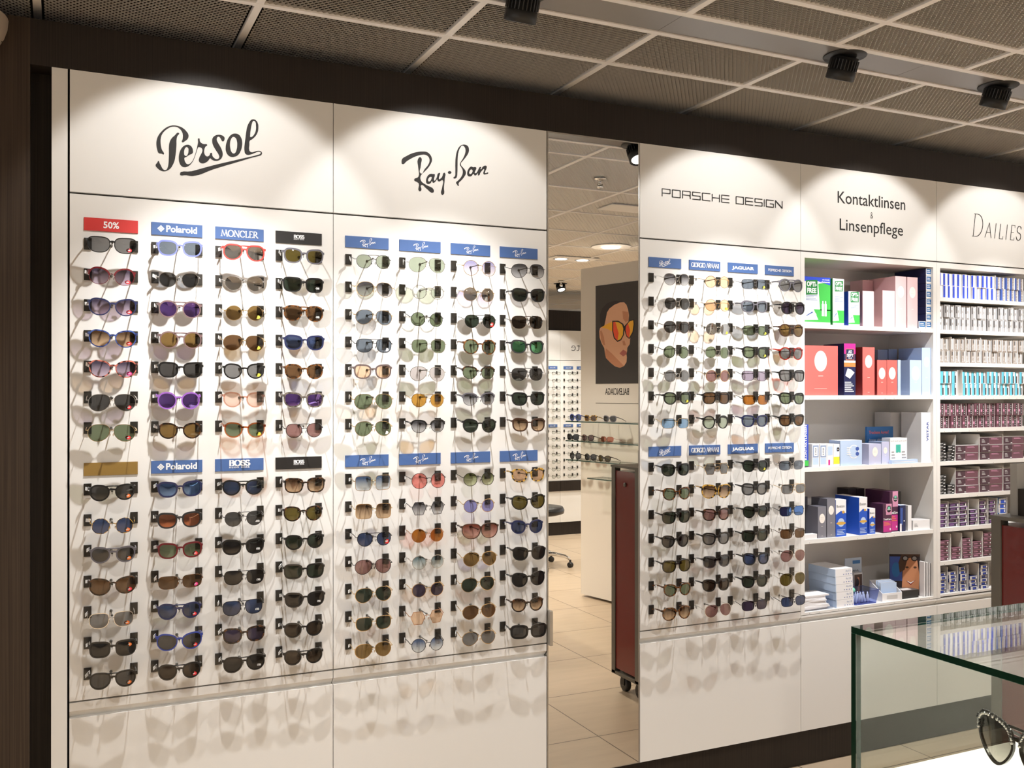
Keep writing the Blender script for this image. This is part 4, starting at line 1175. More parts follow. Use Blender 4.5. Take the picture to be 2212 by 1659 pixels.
def blink(b, w, h):
    b.rectY(w * .35, w, h * .62, h, E_, C['rose']); b.rectY(w * .04, w * .96, h * .03, h * .42, E_ * 1.2, C['hot'])
    b.ellY(w * .66, h * .80, w * .36, w * .40, E_ * 1.6, C['rose'], 24); b.ellY(w * .68, h * .82, w * .26, w * .28, E_ * 2, C['dark'], 24)
    b.ellY(w * .68, h * .86, w * .16, w * .12, E_ * 2.3, C['mint'], 16)
    fit(b, text_geo('blink', .02), C['white'], w * .68, h * .785, w * .13, E_ * 2.8, w * .40)
    fit(b, text_geo('TotalCare', .03), C['white'], w * .5, h * .445, h * .06, E_ * 2, w * .9)
    text_lines(b, w * .1, w * .85, h * .25, h * .39, 3, 'orange', E_ * 2); b.ellY(w * .82, h * .12, w * .07, w * .1, E_ * 2, C['white'], 12)
def lens_care():
    G = 'boxes on the lens care shelves'
    A, B, C3, D, E = [t + .0004 for t in TOPS4]
    cb = lambda *a, **k: carton('product_box', *a, group=G, **k)
    cb('large white and green box with blue top corner, top lens care shelf', 2.9775, 3.135, A, 2.184, d=.09, side='green', front='white', draw=lambda b, w, h: opti(b, w, h, True))
    cb('tall narrow green and white box beside the large green one', 3.149, 3.216, A, 2.183, d=.10, side='dgreen', front='white', draw=opti)
    def small(b, w, h): opti(b, w, h)
    cb('short green and white box with a blue flank, top lens care shelf', 3.243, 3.311, A, 2.129, d=.05, side='strong', front='white', draw=small)
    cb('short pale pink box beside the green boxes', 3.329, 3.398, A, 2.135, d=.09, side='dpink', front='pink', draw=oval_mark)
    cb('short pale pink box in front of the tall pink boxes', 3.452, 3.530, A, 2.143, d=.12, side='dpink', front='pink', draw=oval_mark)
    ov = lambda b, w, h: oval_mark(b, w, h, .70, .30)
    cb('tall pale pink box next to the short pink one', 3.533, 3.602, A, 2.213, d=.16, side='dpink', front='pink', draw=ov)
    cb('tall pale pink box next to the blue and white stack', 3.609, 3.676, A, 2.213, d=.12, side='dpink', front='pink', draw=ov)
    cb('pink box standing at the back, behind the short pink boxes', 3.462, 3.529, A, 2.205, y=.145, d=.08, side='dpink', front='dpink')
    cb('second pink box at the back, half hidden by the tall one', 3.535, 3.600, A, 2.214, y=.18, d=.08, side='dpink', front='dpink')
    def lay(b, w, h):
        b.rectY(w * .10, w * .95, h * .22, h * .92, E_, C['bluetag']); text_lines(b, w * .2, w * .8, h * .35, h * .8, 2, 'white', E_ * 2)
    n = 8
    for i in range(n):
        z = A + i * .0362
        cb('flat blue and white carton, %s from the bottom of the tall stack' % ORD[i], 3.731, 3.7655, z, z + .0345, d=.19, side='navy', front='white', top='white', draw=lay)
    cb('flat blue and white carton lying beside the stack', 3.682, 3.7285, A, A + .0345, d=.19, side='navy', front='white', top='white', draw=lay)
    def red(b, w, h):
        b.ellY(w * .5, h * .69, w * .18, w * .23, E_, C['oval'], 28); b.rectY(w * .43, w * .57, h * .385, h * .395, E_, C['oval']); b.rectY(w * .32, w * .68, h * .135, h * .14, E_, C['oval'])
        for k in (0, .03): b.rectY(w * .39, w * .61, h * (.68 + k), h * (.684 + k), E_ * 2, C['lgrey'])
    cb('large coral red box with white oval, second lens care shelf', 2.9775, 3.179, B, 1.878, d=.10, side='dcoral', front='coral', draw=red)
    cb('tall navy and magenta box with orange band', 3.216, 3.285, B, 1.891, d=.13, side='navy', front='navy', top='navy', draw=ao)
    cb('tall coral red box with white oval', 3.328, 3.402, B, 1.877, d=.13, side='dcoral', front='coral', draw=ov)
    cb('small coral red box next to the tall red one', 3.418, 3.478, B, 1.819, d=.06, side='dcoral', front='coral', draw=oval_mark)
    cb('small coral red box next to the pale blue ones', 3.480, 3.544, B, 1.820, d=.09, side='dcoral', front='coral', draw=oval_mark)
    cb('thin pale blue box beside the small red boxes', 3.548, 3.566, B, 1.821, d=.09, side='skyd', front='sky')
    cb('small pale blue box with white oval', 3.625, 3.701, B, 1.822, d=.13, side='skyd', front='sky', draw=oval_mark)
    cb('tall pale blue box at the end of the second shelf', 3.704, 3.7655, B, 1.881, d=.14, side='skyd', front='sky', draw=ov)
    cb('blue box at the back of second shelf, behind the small blue ones', 3.575, 3.640, B, 1.875, y=.16, d=.08, side='skyd', front='skyd')
    cb('second blue box at the back, behind the small pale blue one', 3.645, 3.702, B, 1.879, y=.16, d=.08, side='skyd', front='skyd')
    # third shelf
    t = thing('leaflet_holder', 'clear upright holder with blue and white card, third shelf', 'leaflet holder', (2.978, .014, C3), None, G)
    MB().box(0, .045, .030, .034, 0, .215, M_ACRYL).box(0, .045, 0, .03, 0, .004, M_ACRYL).build('holder', t)
    k = MB().box(.004, .040, .010, .0135, .005, .190, C['blue']); k.rectY(.004, .012, .005, .19, .0096, C['white']); k.rectY(.004, .040, .005, .030, .0094, C['green'])
    g_ = text_geo('KONTAKTLINSEN', .02)
    k.geo(g_[0], C['white'], lambda u, v: (.030 - v * .012, .0094, .11 + u * .155 / (2 * g_[1])))
    k.build('card', t)
    def vial(b, w, h):
        b.rectY(w * .08, w * .92, h * .42, h * .94, E_, C['skyd']); b.rectY(w * .22, w * .78, h * .48, h * .88, E_ * 1.6, C['white']); text_lines(b, w * .4, w * .6, h * .52, h * .84, 5, 'ink', E_ * 2.4)
        b.rectY(w * .08, w * .92, h * .1, h * .40, E_, C['sky'])
    cb('small white carton with blue window and bottle, nearest the card holder', 3.029, 3.069, C3, 1.438, d=.08, front='white', side='lgrey', draw=vial)
    cb('small white carton with blue window and bottle, second from card holder', 3.073, 3.113, C3, 1.437, d=.08, front='white', side='lgrey', draw=vial)
    def pl(b, w, h): b.rectY(w * .2, w * .5, h * .06, h * .3, E_, C['hot']); b.rectY(w * .1, w * .9, h * .5, h * .9, E_, C['sky'])
    cb('small white carton with pink mark, third shelf', 3.115, 3.151, C3, 1.436, d=.08, front='white', side='lgrey', draw=pl)
    def yel(b, w, h):
        b.rectY(w * .02, w * .98, h * .1, h * .42, E_, C['yellow']); b.ellY(w * .70, h * .76, w * .30, w * .32, E_, C['sky']); b.ellY(w * .74, h * .76, w * .2, w * .26, E_ * 2, C['dark'])
        fit(b, text_geo('blink', .02), C['white'], w * .74, h * .74, w * .1, E_ * 3, w * .3)
    cb('small white and yellow carton with dark disc', 3.153, 3.189, C3, 1.435, d=.08, front='white', side='lgrey', draw=yel)
    def big(b, w, h):
        b.ellY(w * .62, h * .55, w * .24, w * .24, E_, C['white'], 24); b.ellY(w * .62, h * .55, w * .21, w * .21, E_ * 1.5, C['sky'], 24)
        b.ellY(w * .78, h * .66, w * .08, h * .08, E_ * 2, C['lblue'], 14); b.ellY(w * .78, h * .46, w * .08, h * .08, E_ * 2, C['lblue'], 14); text_lines(b, w * .3, w * .5, h * .4, h * .75, 4, 'white', E_ * 2)
    cb('wide pale blue box with circle emblem, third shelf', 3.193, 3.324, C3, 1.450, d=.07, front='sky', side='skyd', top='white', draw=big)
    cb('square lilac box with cream oval, third shelf', 3.367, 3.442, C3, 1.430, d=.09, front='lilac', side='lilac', draw=lambda b, w, h: oval_mark(b, w, h, .62, .22))
    cb('lilac box with cream oval, tucked behind the white counter carton', 3.464, 3.512, C3, 1.438, y=.03, d=.08, front='lilac', side='skyd', draw=lambda b, w, h: oval_mark(b, w, h, .60, .24))
    def lac(b, w, h):
        for i in range(4): fit(b, text_geo('Lipo Nit', 0, .2), C['grey'], w * (.14 + .24 * i), h * .86, h * .055, E_, w * .2)
        b.rectY(w * .34, w * .62, h * .42, h * .74, E_, C['teal']); text_lines(b, w * .08, w * .3, h * .16, h * .5, 3, 'grey'); text_lines(b, w * .68, w * .95, h * .16, h * .5, 3, 'grey')
        b.quad([(w * .45, E_ * 2, h * .2), (w * .55, E_ * 2, h * .2), (w * .52, E_ * 2, h * .45), (w * .48, E_ * 2, h * .45)], C['white'])
    cb('white counter carton printed with grey names and turquoise bottle', 3.5135, 3.622, C3, 1.454, y=.026, d=.05, front='white', side='lgrey', draw=lac)
    cb('narrow pale blue strip of card lying at the shelf edge', 3.504, 3.670, C3, C3 + .0175, y=.006, d=.018, front='sky', side='sky', cat='shelf strip', draw=lambda b, w, h: b.rectY(w * .08, w * .9, h * .4, h * .55, E_, C['white']))
    def leaf(b, w, h):
        fit(b, text_geo('Trockene Augen?', .02), C['coral'], w * .45, h * .80, h * .09, E_, w * .76); fit(b, text_geo('Immer dabei', 0), C['white'], w * .34, h * .60, h * .07, E_, w * .5)
        b.ellY(w * .9, h * .42, w * .12, h * .24, E_, C['brown'], 18); b.ellY(w * .86, h * .36, w * .06, h * .14, E_ * 2, C['skin'], 14)
    o = carton('leaflet', 'blue leaflet with orange heading, behind the lilac boxes', 3.470, 3.638, C3, 1.504, y=.125, d=.012, front='bluetag', side='bluetag', cat='leaflet', group=G, draw=leaf)
    def vis(b, w, h):
        g2 = serif_geo('BIVILSIA', .1, .1) if False else text_geo('VISTAR', .03)
        b.geo(g2[0], C['lblue'], lambda u, v: (w * .62 - v * w * .18 + w * .09, E_, h * .62 + u * h * .40 / (2 * g2[1])))
    cb('tall white box with vertical blue lettering, third shelf end', 3.699, 3.7655, C3, 1.573, d=.12, front='white', side='lgrey', draw=vis)
    cb('tall white box at the back, behind the one with blue lettering', 3.647, 3.740, C3, 1.571, y=.15, d=.10, front='lgrey', side='lgrey')
    # fourth shelf
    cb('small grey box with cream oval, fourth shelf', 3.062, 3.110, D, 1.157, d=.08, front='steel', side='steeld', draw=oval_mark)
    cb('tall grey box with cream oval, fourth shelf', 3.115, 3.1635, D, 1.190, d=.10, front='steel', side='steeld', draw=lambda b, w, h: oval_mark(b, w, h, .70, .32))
    cb('grey box at the back of the fourth shelf, next to the cabinet side', 2.985, 3.040, D, 1.165, y=.10, d=.09, front='steeld', side='steeld')
    cb('second grey box at the back of the fourth shelf', 3.045, 3.100, D, 1.190, y=.12, d=.09, front='steeld', side='steeld')
    cb('tiny flat white box at the shelf edge below the grey boxes', 2.9775, 3.049, D, D + .022, y=.004, d=.03, front='white', side='white')
    cb('tall white and blue box with yellow arc beside the grey boxes', 3.167, 3.228, D, 1.182, d=.05, front='white', side='boston', top='white', draw=boston)
    cb('large white and blue box with yellow arc, fourth shelf middle', 3.301, 3.350, D, 1.188, y=.006, d=.15, front='white', side='boston', top='white', draw=boston)
    cb('small white and blue box with yellow arc', 3.370, 3.405, D, 1.133, d=.06, front='white', side='boston', top='white', draw=boston)
    cb('plum and pink box with dark disc, smaller of two', 3.447, 3.502, D, 1.150, y=.006, d=.08, front='plum', side='plum', draw=blink)
    cb('plum and pink box with dark disc, taller of two', 3.504, 3.557, D, 1.205, y=.02, d=.15, front='plum', side='plum', draw=blink)
    for i, (a, b_, z) in enumerate(((3.408, 3.462, 1.208), (3.465, 3.514, 1.205))):
        cb('dark plum box at the back of fourth shelf, %s from the middle' % ORD[i], a, b_, D, z, y=.185, d=.07, front='dark', side='dark')
    cb('dark slate box at the back, behind the navy carton', 3.66, 3.715, D, 1.185, y=.15, d=.08, front='dgrey', side='dgrey')
    def nav(b, w, h): b.rectY(w * .1, w * .5, h * .25, h * .9, E_, C['lblue']); b.rectY(0, w * .3, 0, h * .3, E_ * 2, C['white']); b.ellY(w * .75, h * .4, w * .1, w * .1, E_, C['white'])
    cb('small navy carton beside the plum boxes', 3.560, 3.597, D, 1.138, d=.08, front='navy', side='navy', top='sky', draw=nav)
    cb('narrow white carton beside the navy one', 3.612, 3.635, D, 1.135, d=.05, front='white', side='lgrey')
    cb('low white box lying at the end of the fourth shelf', 3.645, 3.755, D, 1.062, d=.07, front='white', side='lgrey', rz=.0, draw=lambda b, w, h: text_lines(b, w * .08, w * .3, h * .3, h * .7, 3, 'grey'))
    # bottom shelf
    def four(b, w, h):
        fit(b, text_geo('4x10', 0), C['skyd'], w * .75, h * .55, h * .26, E_, w * .3)
        for i in range(4): b.ellY(w * (.5 + .14 * i), h * .25, w * .025, h * .07, E_, C['lblue'], 8)
        b.rectY(0, w * .03, 0, h, E_, C['sky'])
    for i in range(5):
        z = E + i * .0350
        cb('white carton with blue dots, %s from the bottom of the low stack' % ORD[i], 3.167 - .002 * i, 3.271 - .002 * i, z, z + .0342, y=.010, d=.17, front='white', side='sky', top='white', draw=four)
    t = thing('paper_tray', 'clear tray with a pile of folded papers, bottom shelf', 'paper tray', (2.979, .012, E), None, G)
    tr = MB().box(0, .17, 0, .12, 0, .003, M_ACRYL).box(0, .003, 0, .12, .003, .060, M_ACRYL).box(.167, .17, 0, .12, .003, .060, M_ACRYL).box(.003, .167, .117, .12, .003, .06, M_ACRYL)
    tr.build('tray', t)
    rr = random.Random(5)
    for i in range(9):
        z = .0034 + i * .0070
        o = carton('folded_paper', 'white folded paper in the tray, %s from the bottom' % ORD[i], 2.984 + rr.uniform(0, .006), 3.122 + rr.uniform(-.012, .012), E + z, E + z + .0066, y=.016 + rr.uniform(0, .004), d=.09, front='paper', side='paper', cat='paper', group='papers in the tray', rz=rr.uniform(-.06, .04))
    t = thing('plastic_tray', 'clear blue plastic tray of small vials, bottom shelf', 'tray', (3.349, .055, E), None, G)
    s = MB(); w0, w1, dd, hh = .062, .074, .042, .062
    for sx in (-1, 1):
        s.quad([(sx * w0, -dd, 0), (sx * w0, dd, 0), (sx * w1, dd + .008, hh), (sx * w1, -dd - .008, hh)], M_BLUEACRYL)
        s.quad([(-w0, sx * dd, 0), (w0, sx * dd, 0), (w1, sx * (dd + .008), hh), (-w1, sx * (dd + .008), hh)], M_BLUEACRYL)
    s.box(-w0, w0, -dd, dd, 0, .003, M_BLUEACRYL); s.tube([(-w1, -dd - .008, hh), (w1, -dd - .008, hh), (w1, dd + .008, hh), (-w1, dd + .008, hh)], .0014, M_BLUEACRYL, 6, True)
    s.build('tray', t)
    vm = MB().lathe([(.0055, 0), (.0065, .002), (.0065, .030), (.003, .036), (.003, .044), (.0, .045)], pbr('vial_plastic', (.72, .74, .80), .3), n=10).mesh('vial')
    for i in range(12):
        o = place('vial', vm, None, (3.349 - .050 + .018 * (i % 6), .055 - .012 + .024 * (i // 6), E + .0032), (rr.uniform(-.15, .15), rr.uniform(-.2, .2), 0))
        tag(o, 'small pale vial in the blue tray, %s in the %s row' % (ORD[i % 6], ('front', 'rear')[i // 6]), 'vial', 'vials in the blue tray')
    b = MB().ell((0, 0, 0), (.015, .015, .015), C['mint'], 16, 10)
    tag(b.build('ball', None, (3.300, .050, E + .0605)), 'small turquoise ball in the corner of the blue tray', 'ball')
    t = thing('card_tray', 'open white card tray holding pale blue leaflets, bottom shelf', 'card tray', (3.515, .055, E), (0, 0, -.12), G)
    s = MB().box(-.056, .056, -.045, .045, 0, .003, C['white']).box(-.056, .056, -.045, -.042, .003, .038, C['white']).box(-.056, .056, .042, .045, .003, .085, C['white'])
    for sx in (-1, 1):
        s.add([(sx * .056, -.045, .003), (sx * .056, .045, .003), (sx * .056, .045, .085), (sx * .056, -.045, .038), (sx * .0535, -.045, .003), (sx * .0535, .045, .003), (sx * .0535, .045, .085), (sx * .0535, -.045, .038)],
              [(0, 1, 2, 3), (7, 6, 5, 4), (3, 2, 6, 7)], C['white'])
    s.rectY(-.03, .03, .010, .028, -.0454, C['lgrey'])
    s.build('tray', t)
    for i in range(5):
        o = carton('leaflet', 'pale blue leaflet in the white card tray, %s from the front' % ORD[i], 3.470 + .001 * i, 3.560, E + .0035, E + .080 + .002 * i, y=.042 + .008 * i, d=.002, front='card' if i % 2 else 'sky', side='white', cat='leaflet', group='leaflets in the card tray', rz=-.12)
    cb('flat black box beside the card tray', 3.587, 3.690, E, E + .037, y=.02, d=.08, front='black', side='black', top='dgrey', draw=lambda b, w, h: b.quad([(w * .15, .012, h + .0004), (w * .7, .012, h + .0004), (w * .75, .045, h + .0004), (w * .2, .045, h + .0004)], C['lgrey']))
    def mag(b, w, h):
        b.rectY(w * .02, w * .42, h * .35, h * .94, E_, C['lblue']); b.ellY(w * .22, h * .62, w * .14, h * .18, E_ * 1.4, C['bluetag'], 18)
        b.quad([(w * .40, E_ * 1.6, h * .0), (w * .95, E_ * 1.6, 0), (w * .98, E_ * 1.6, h * .5), (w * .9, E_ * 1.6, h * .9), (w * .6, E_ * 1.6, h * .93), (w * .44, E_ * 1.6, h * .6)], C['skin'])
        b.quad([(w * .34, E_ * 2, h * .55), (w * .5, E_ * 2, h * .62), (w * .6, E_ * 2, h * .9), (w, E_ * 2, h * .95), (w, E_ * 2, h), (w * .4, E_ * 2, h), (w * .3, E_ * 2, h * .8)], C['brown'])
        for cx in (.52, .82): b.ellY(w * cx, h * .90, w * .11, h * .07, E_ * 2.6, C['dark'], 16); b.ellY(w * cx, h * .90, w * .07, h * .045, E_ * 3, C['grey'], 14)
        for cx in (.58, .84): b.ellY(w * cx, h * .68, w * .055, h * .025, E_ * 2.6, C['brown'], 12)
        b.quad([(w * .54, E_ * 2.6, h * .36), (w * .70, E_ * 2.6, h * .31), (w * .86, E_ * 2.6, h * .38), (w * .70, E_ * 2.6, h * .25)], C['dcoral']); b.quad([(w * .57, E_ * 3, h * .35), (w * .70, E_ * 3, h * .32), (w * .83, E_ * 3, h * .365), (w * .70, E_ * 3, h * .285)], C['white'])
        fit(b, text_geo('WELT ERLEBEN', .02), C['white'], w * .6, h * .07, h * .045, E_ * 3.5, w * .62)
    o = carton('magazine', 'magazine with a smiling face and goggles on its cover', 3.598, 3.742, E, .893, y=.112, d=.004, front='dark', side='white', cat='magazine', group='magazines on the bottom shelf', draw=mag, rz=-.5)
    for i, x in enumerate((3.722, 3.738, 3.752)):
        b = MB().box(0, .011, 0, .12, 0, .165 - .004 * i, C['white'], {'front': C['paper'], 'right': C['brown']}); b.rectY(.008, .0105, 0, .165 - .004 * i, E_, C['dgrey'])
        tag(b.build('magazine', None, (x, .016, E), (0, 0, 0)), 'upright white-spined magazine by the cabinet side, %s of three' % ORD[i], 'magazine', 'magazines on the bottom shelf')
    def car(b, w, h):
        b.rectY(w * .45, w * .9, h * .84, h * .93, E_, C['bluetag']); fit(b, text_geo('HYLO', .02), C['ink'], w * .6, h * .6, h * .08, E_, w * .4)
    o = carton('leaflet', 'grey-blue card standing at the back of the bottom shelf', 3.375, 3.480, E, .878, y=.17, d=.003, front='card', side='card', cat='leaflet', group=G, draw=car)
    def pic(b, w, h):
        b.rectY(w * .06, w * .94, h * .06, h * .94, E_, C['brown']); b.quad([(w * .4, E_ * 2, h * .1), (w * .7, E_ * 2, h * .1), (w * .62, E_ * 2, h * .8), (w * .42, E_ * 2, h * .85)], C['skin']); b.ellY(w * .4, h * .62, w * .2, h * .16, E_ * 2.5, C['dark'], 14)
    cb('small box with a brown portrait, behind the blue tray', 3.386, 3.440, E, .815, y=.125, d=.03, front='lgrey', side='lgrey', draw=pic)

# ------------------------------------------------------------------ small lens cartons
def k_bluewhite(b, w, h):
    b.rectY(w * .02, w * .46, h * .02, h * .98, E_, C['strong']); b.rectY(w * .12, w * .3, h * .2, h * .8, E_ * 2, C['blue'])
def k_bluegrey(b, w, h):
    b.rectY(0, w * .36, 0, h, E_, C['lblue']); b.rectY(w * .36, w * .78, 0, h, E_, C['taupe']); text_lines(b, w * .42, w * .72, h * .1, h * .9, 6, 'lgrey', E_ * 2); b.rectY(w * .80, w, 0, h, E_, C['white'])
def k_grey(b, w, h):
    b.rectY(w * .48, w * .72, h * .04, h * .86, E_, C['white']); b.rectY(w * .86, w, 0, h, E_, C['white']); b.rectY(w * .12, w * .34, h * .35, h * .9, E_, C['dgrey']); b.rectY(w * .50, w * .66, h * .4, h * .6, E_ * 2, C['grey'])
def k_taupe(b, w, h):
    b.rectY(w * .55, w * .70, h * .1, h * .95, E_, C['white']); b.rectY(w * .86, w, 0, h, E_, C['white']); text_lines(b, w * .14, w * .46, h * .08, h * .55, 4, 'lgrey'); b.rectY(w * .3, w * .46, h * .62, h * .9, E_, C['dgrey'])
def k_cyan(b, w, h):
    b.rectY(0, w * .55, 0, h, E_, C['cyan']); b.rectY(w * .48, w * .78, h * .05, h * .95, E_ * 2, C['dgrey']); b.rectY(w * .55, w * .74, h * .65, h * .92, E_ * 3, C['white']); b.rectY(w * .88, w, 0, h, E_, C['white'])
def k_plum(b, w, h):
    b.rectY(w * .45, w * .74, h * .06, h * .94, E_, C['black']); text_lines(b, w * .5, w * .68, h * .1, h * .85, 5, 'lgrey', E_ * 2); b.rectY(w * .1, w * .36, h * .3, h * .5, E_, C['rose']); b.rectY(w * .9, w, 0, h, E_, C['lgrey'])
def k_wide(b, w, h):
    b.rectY(0, w * .42, 0, h, E_, C['plumd']); text_lines(b, w * .08, w * .24, h * .25, h * .75, 3, 'lgrey', E_ * 2); text_lines(b, w * .50, w * .84, h * .62, h * .84, 2, 'rose', E_ * 2)
    b.rectY(w * .34, w * .42, h * .1, h * .18, E_ * 2, C['white']); b.rectY(0, w, h * .955, h, E_ * 1.5, C['lgrey'])
def k_black(b, w, h):
    b.rectY(w * .1, w * .6, h * .62, h * .80, E_, C['lgrey']); b.rectY(w * .7, w * .92, h * .3, h * .55, E_, C['white']); b.rectY(w * .15, w * .4, h * .2, h * .35, E_, C['grey'])
def k_violet(b, w, h):
    b.rectY(0, w, h * .84, h, E_, C['violet']); b.rectY(w * .84, w * .97, h * .12, h * .72, E_, C['white']); b.rectY(w * .1, w * .6, h * .35, h * .6, E_, C['violet']); b.rectY(0, w, 0, h * .07, E_, C['white'])
def k_dplum(b, w, h):
    b.rectY(0, w, h * .9, h, E_, C['rose']); b.rectY(w * .86, w * .95, h * .2, h * .6, E_, C['white']); text_lines(b, w * .1, w * .6, h * .3, h * .7, 2, 'rose')
def k_blue(b, w, h):
    b.rectY(0, w, h * .82, h, E_, C['white']); b.rectY(0, w * .28, 0, h * .8, E_, C['lgrey']); b.rectY(w * .80, w * .96, h * .15, h * .7, E_, C['white']); b.rectY(w * .34, w * .7, h * .3, h * .55, E_, C['strong'])
def cartons():
    rr = random.Random(11)
    cache = {}
    def put_one(kind, w, h, d, side, front, draw, loc, label, group):
        key = (kind, round(w, 4), round(h, 4))
        if key not in cache:
            b = MB().box(0, w, 0, d, 0, h, C[side], {'front': C[front], 'top': C['white' if kind in 'bluewhite violet blue wide' else side]})
            draw(b, w, h)
            cache[key] = b.mesh('lens_carton')
        tag(place('lens_carton', cache[key], None, loc), label, 'lens carton', group)
    rows = [  # shelf, kind, x0, x1, n, h, side, front, draw, colour words
        (0, 'bluewhite', 3.816, 4.208, 12, .0590, 'white', 'white', k_bluewhite, 'blue and white'), (0, 'bluegrey', 4.216, 4.418, 6, .0585, 'lblue', 'white', k_bluegrey, 'blue and grey'),
        (1, 'grey', 3.816, 4.418, 16, .0605, 'grey', 'grey', k_grey, 'grey and white'), (2, 'taupe', 3.816, 4.418, 16, .0585, 'taupe', 'taupe', k_taupe, 'beige-grey'),
        (4, 'plum', 3.816, 4.418, 15, .0590, 'plumb', 'plumb', k_plum, 'plum'), (3, 'cyan', 3.826, 3.942, 3, .0580, 'lgrey', 'white', k_cyan, 'turquoise'), (3, 'cyan', 3.982, 4.418, 13, .0580, 'lgrey', 'white', k_cyan, 'turquoise')]
    nth = {}
    for s, kind, x0, x1, n, h, side, front, draw, words in rows:
        p = (x1 - x0) / n
        for lay in (0, 1):
            for i in range(n):
                k = (kind, lay); nth[k] = nth.get(k, 0)
                if (kind == 'taupe' and lay == 1 and i == 9 and False): continue
                lab = '%s lens carton, %s in the %s layer' % (words, ORD[nth[k]], ('lower', 'upper')[lay])
                nth[k] += 1
                w = p * .93
                put_one(kind, w, h, .10, side, front, draw, (x0 + i * p + rr.uniform(0, p * .04), .010 + rr.uniform(0, .012), TOPS5[s] + .0004 + lay * (h + .0006)), lab, words + ' lens cartons in a row')
    def stack(s, kind, x0, x1, n, h, side, front, draw, words, where, d=.12, gap=None):
        for i in range(n):
            z = TOPS5[s] + .0004 + i * (gap or (h + .0006))
            put_one(kind, x1 - x0, h, d, side, front, draw, (x0 + rr.uniform(-.0015, .0015), .010 + rr.uniform(0, .008), z), '%s carton, %s from the bottom, %s' % (words, ORD[i], where), words + ' cartons in stacks')
    for s, cols in ((5, ((3.935, 4.089, 2), (4.101, 4.258, 3), (4.270, 4.418, 3))), (6, ((3.938, 4.090, 3), (4.101, 4.256, 3), (4.270, 4.418, 3)))):
        for c, (a, b, n) in enumerate(cols):
            stack(s, 'wide', a, b, n, .0365, 'plumb', 'plumb', k_wide, 'wide plum', '%s bay of %s wide shelf' % (ORD[c], ('upper', 'lower')[s - 5]))
    stack(5, 'black', 3.816, 3.866, 6, .0145, 'black', 'black', k_black, 'flat black', 'first pile of upper black shelf')
    stack(5, 'black', 3.872, 3.922, 5, .0145, 'black', 'black', k_black, 'flat black', 'second pile of upper black shelf')
    stack(6, 'black', 3.816, 3.866, 6, .0150, 'black', 'black', k_black, 'flat black', 'first pile of lower black shelf')
    stack(6, 'black', 3.872, 3.922, 3, .0145, 'black', 'black', k_black, 'flat black', 'second pile of lower black shelf')
    for c, (a, b, n) in enumerate(((3.816, 3.871, 6), (3.888, 3.949, 6), (3.958, 4.007, 6), (4.028, 4.078, 4), (4.100, 4.142, 6), (4.166, 4.206, 6))):
        stack(7, 'violet', a, b, n, .0180, 'dviolet', 'dviolet', k_violet, 'small violet', '%s stack of the violet shelf' % ORD[c], gap=.0193)
    stack(7, 'bluecan', 4.232, 4.284, 5, .0235, 'bluetag', 'boston', k_blue, 'bright blue', 'stack beside the violet ones')
    for c, (a, b, n) in enumerate(((3.816, 3.882, 5), (3.903, 3.963, 3), (3.977, 4.036, 5), (4.050, 4.110, 4), (4.122, 4.178, 6))):
        stack(8, 'dplum', a, b, n, .0188, 'dplum', 'dplum', k_dplum, 'dark plum', '%s stack of the dark plum shelf' % ORD[c])
    for c, (a, b, n) in enumerate(((3.820, 3.864, 6), (3.882, 3.932, 6), (3.958, 4.002, 7), (4.029, 4.080, 4), (4.101, 4.150, 7))):
        stack(9, 'navyblue', a, b, n, .0160, 'dblue', 'dblue', k_blue, 'small navy', '%s stack of the bottom carton shelf' % ORD[c], gap=.0168)
# ------------------------------------------------------------------ shop floor: trolley, glass case, gondola wall, far display, chair
def caster(parent, x, y, r=.042):
    w = MB()
    w.lathe([(.010, -.016), (r * .8, -.016), (r, -.011), (r, .011), (r * .8, .016), (.010, .016)], M_BLACK, (0, 0, r), 22, 'x')
    w.lathe([(.0, -.0175), (.011, -.0175), (.011, .0175), (0, .0175)], M_GREYPOST, (0, 0, r), 12, 'x')
    w.box(-.022, -.018, -.014, .02, r * .9, r * 2.15, M_BLACK).box(.018, .022, -.014, .02, r * .9, r * 2.15, M_BLACK).box(-.022, .022, -.016, .022, r * 2.1, r * 2.3, M_BLACK)
    return w.build('caster', parent, (x, y, 0))
def trolley():
    x0, x1, y0, y1, zb, zt = 2.80, 3.42, -1.358, -1.08, .10, 1.262
    cx, cy = (x0 + x1) / 2, (y0 + y1) / 2; a, b = (x1 - x0) / 2, (y1 - y0) / 2
    t = thing('trolley', 'dark red rolling trolley with grey corner posts, near the mirror', 'trolley', (cx, cy, 0))
    p = .036
    MB().box(-a + .006, a - .006, -b + .006, b - .006, zb + .03, zt - .03, M_RED).build('body_panel', t)
    for sx in (-1, 1):
        for sy in (-1, 1):
            q = MB()
            q.box(min(sx * a, sx * (a - p)), max(sx * a, sx * (a - p)), min(sy * b, sy * (b - p)), max(sy * b, sy * (b - p)), zb, zt - .012, M_GREYPOST)
            q.build('corner_post', t)
            caster(t, sx * (a - .055), sy * (b - .06))
    MB().box(-a - .004, a + .004, -b - .004, b + .004, zt - .012, zt, M_GREYPOST).build('top_plate', t)
    MB().box(-a, a, -b, b, zb - .004, zb + .014, M_GREYPOST).build('bottom_plate', t)
    MB().lathe([(.012, 0), (.012, -.008), (.006, -.012), (0, -.012)], M_GREYPOST, (-a + .006 - .0, 0, 1.16), 14, 'x').build('lock', t)
    d = thing('desk_screen', 'dark brown screen box standing on the red trolley', 'screen', (3.05, -1.15, zt + .0005))
    MB().box(-.185, .185, -.035, .02, .0, .088, M_WOOD).build('housing', d)
    pr = MB().box(-.19, .19, .0205, .045, .0, .17, pbr('screen_grey', (.36, .34, .31), .45)); pr.build('back_shell', d)
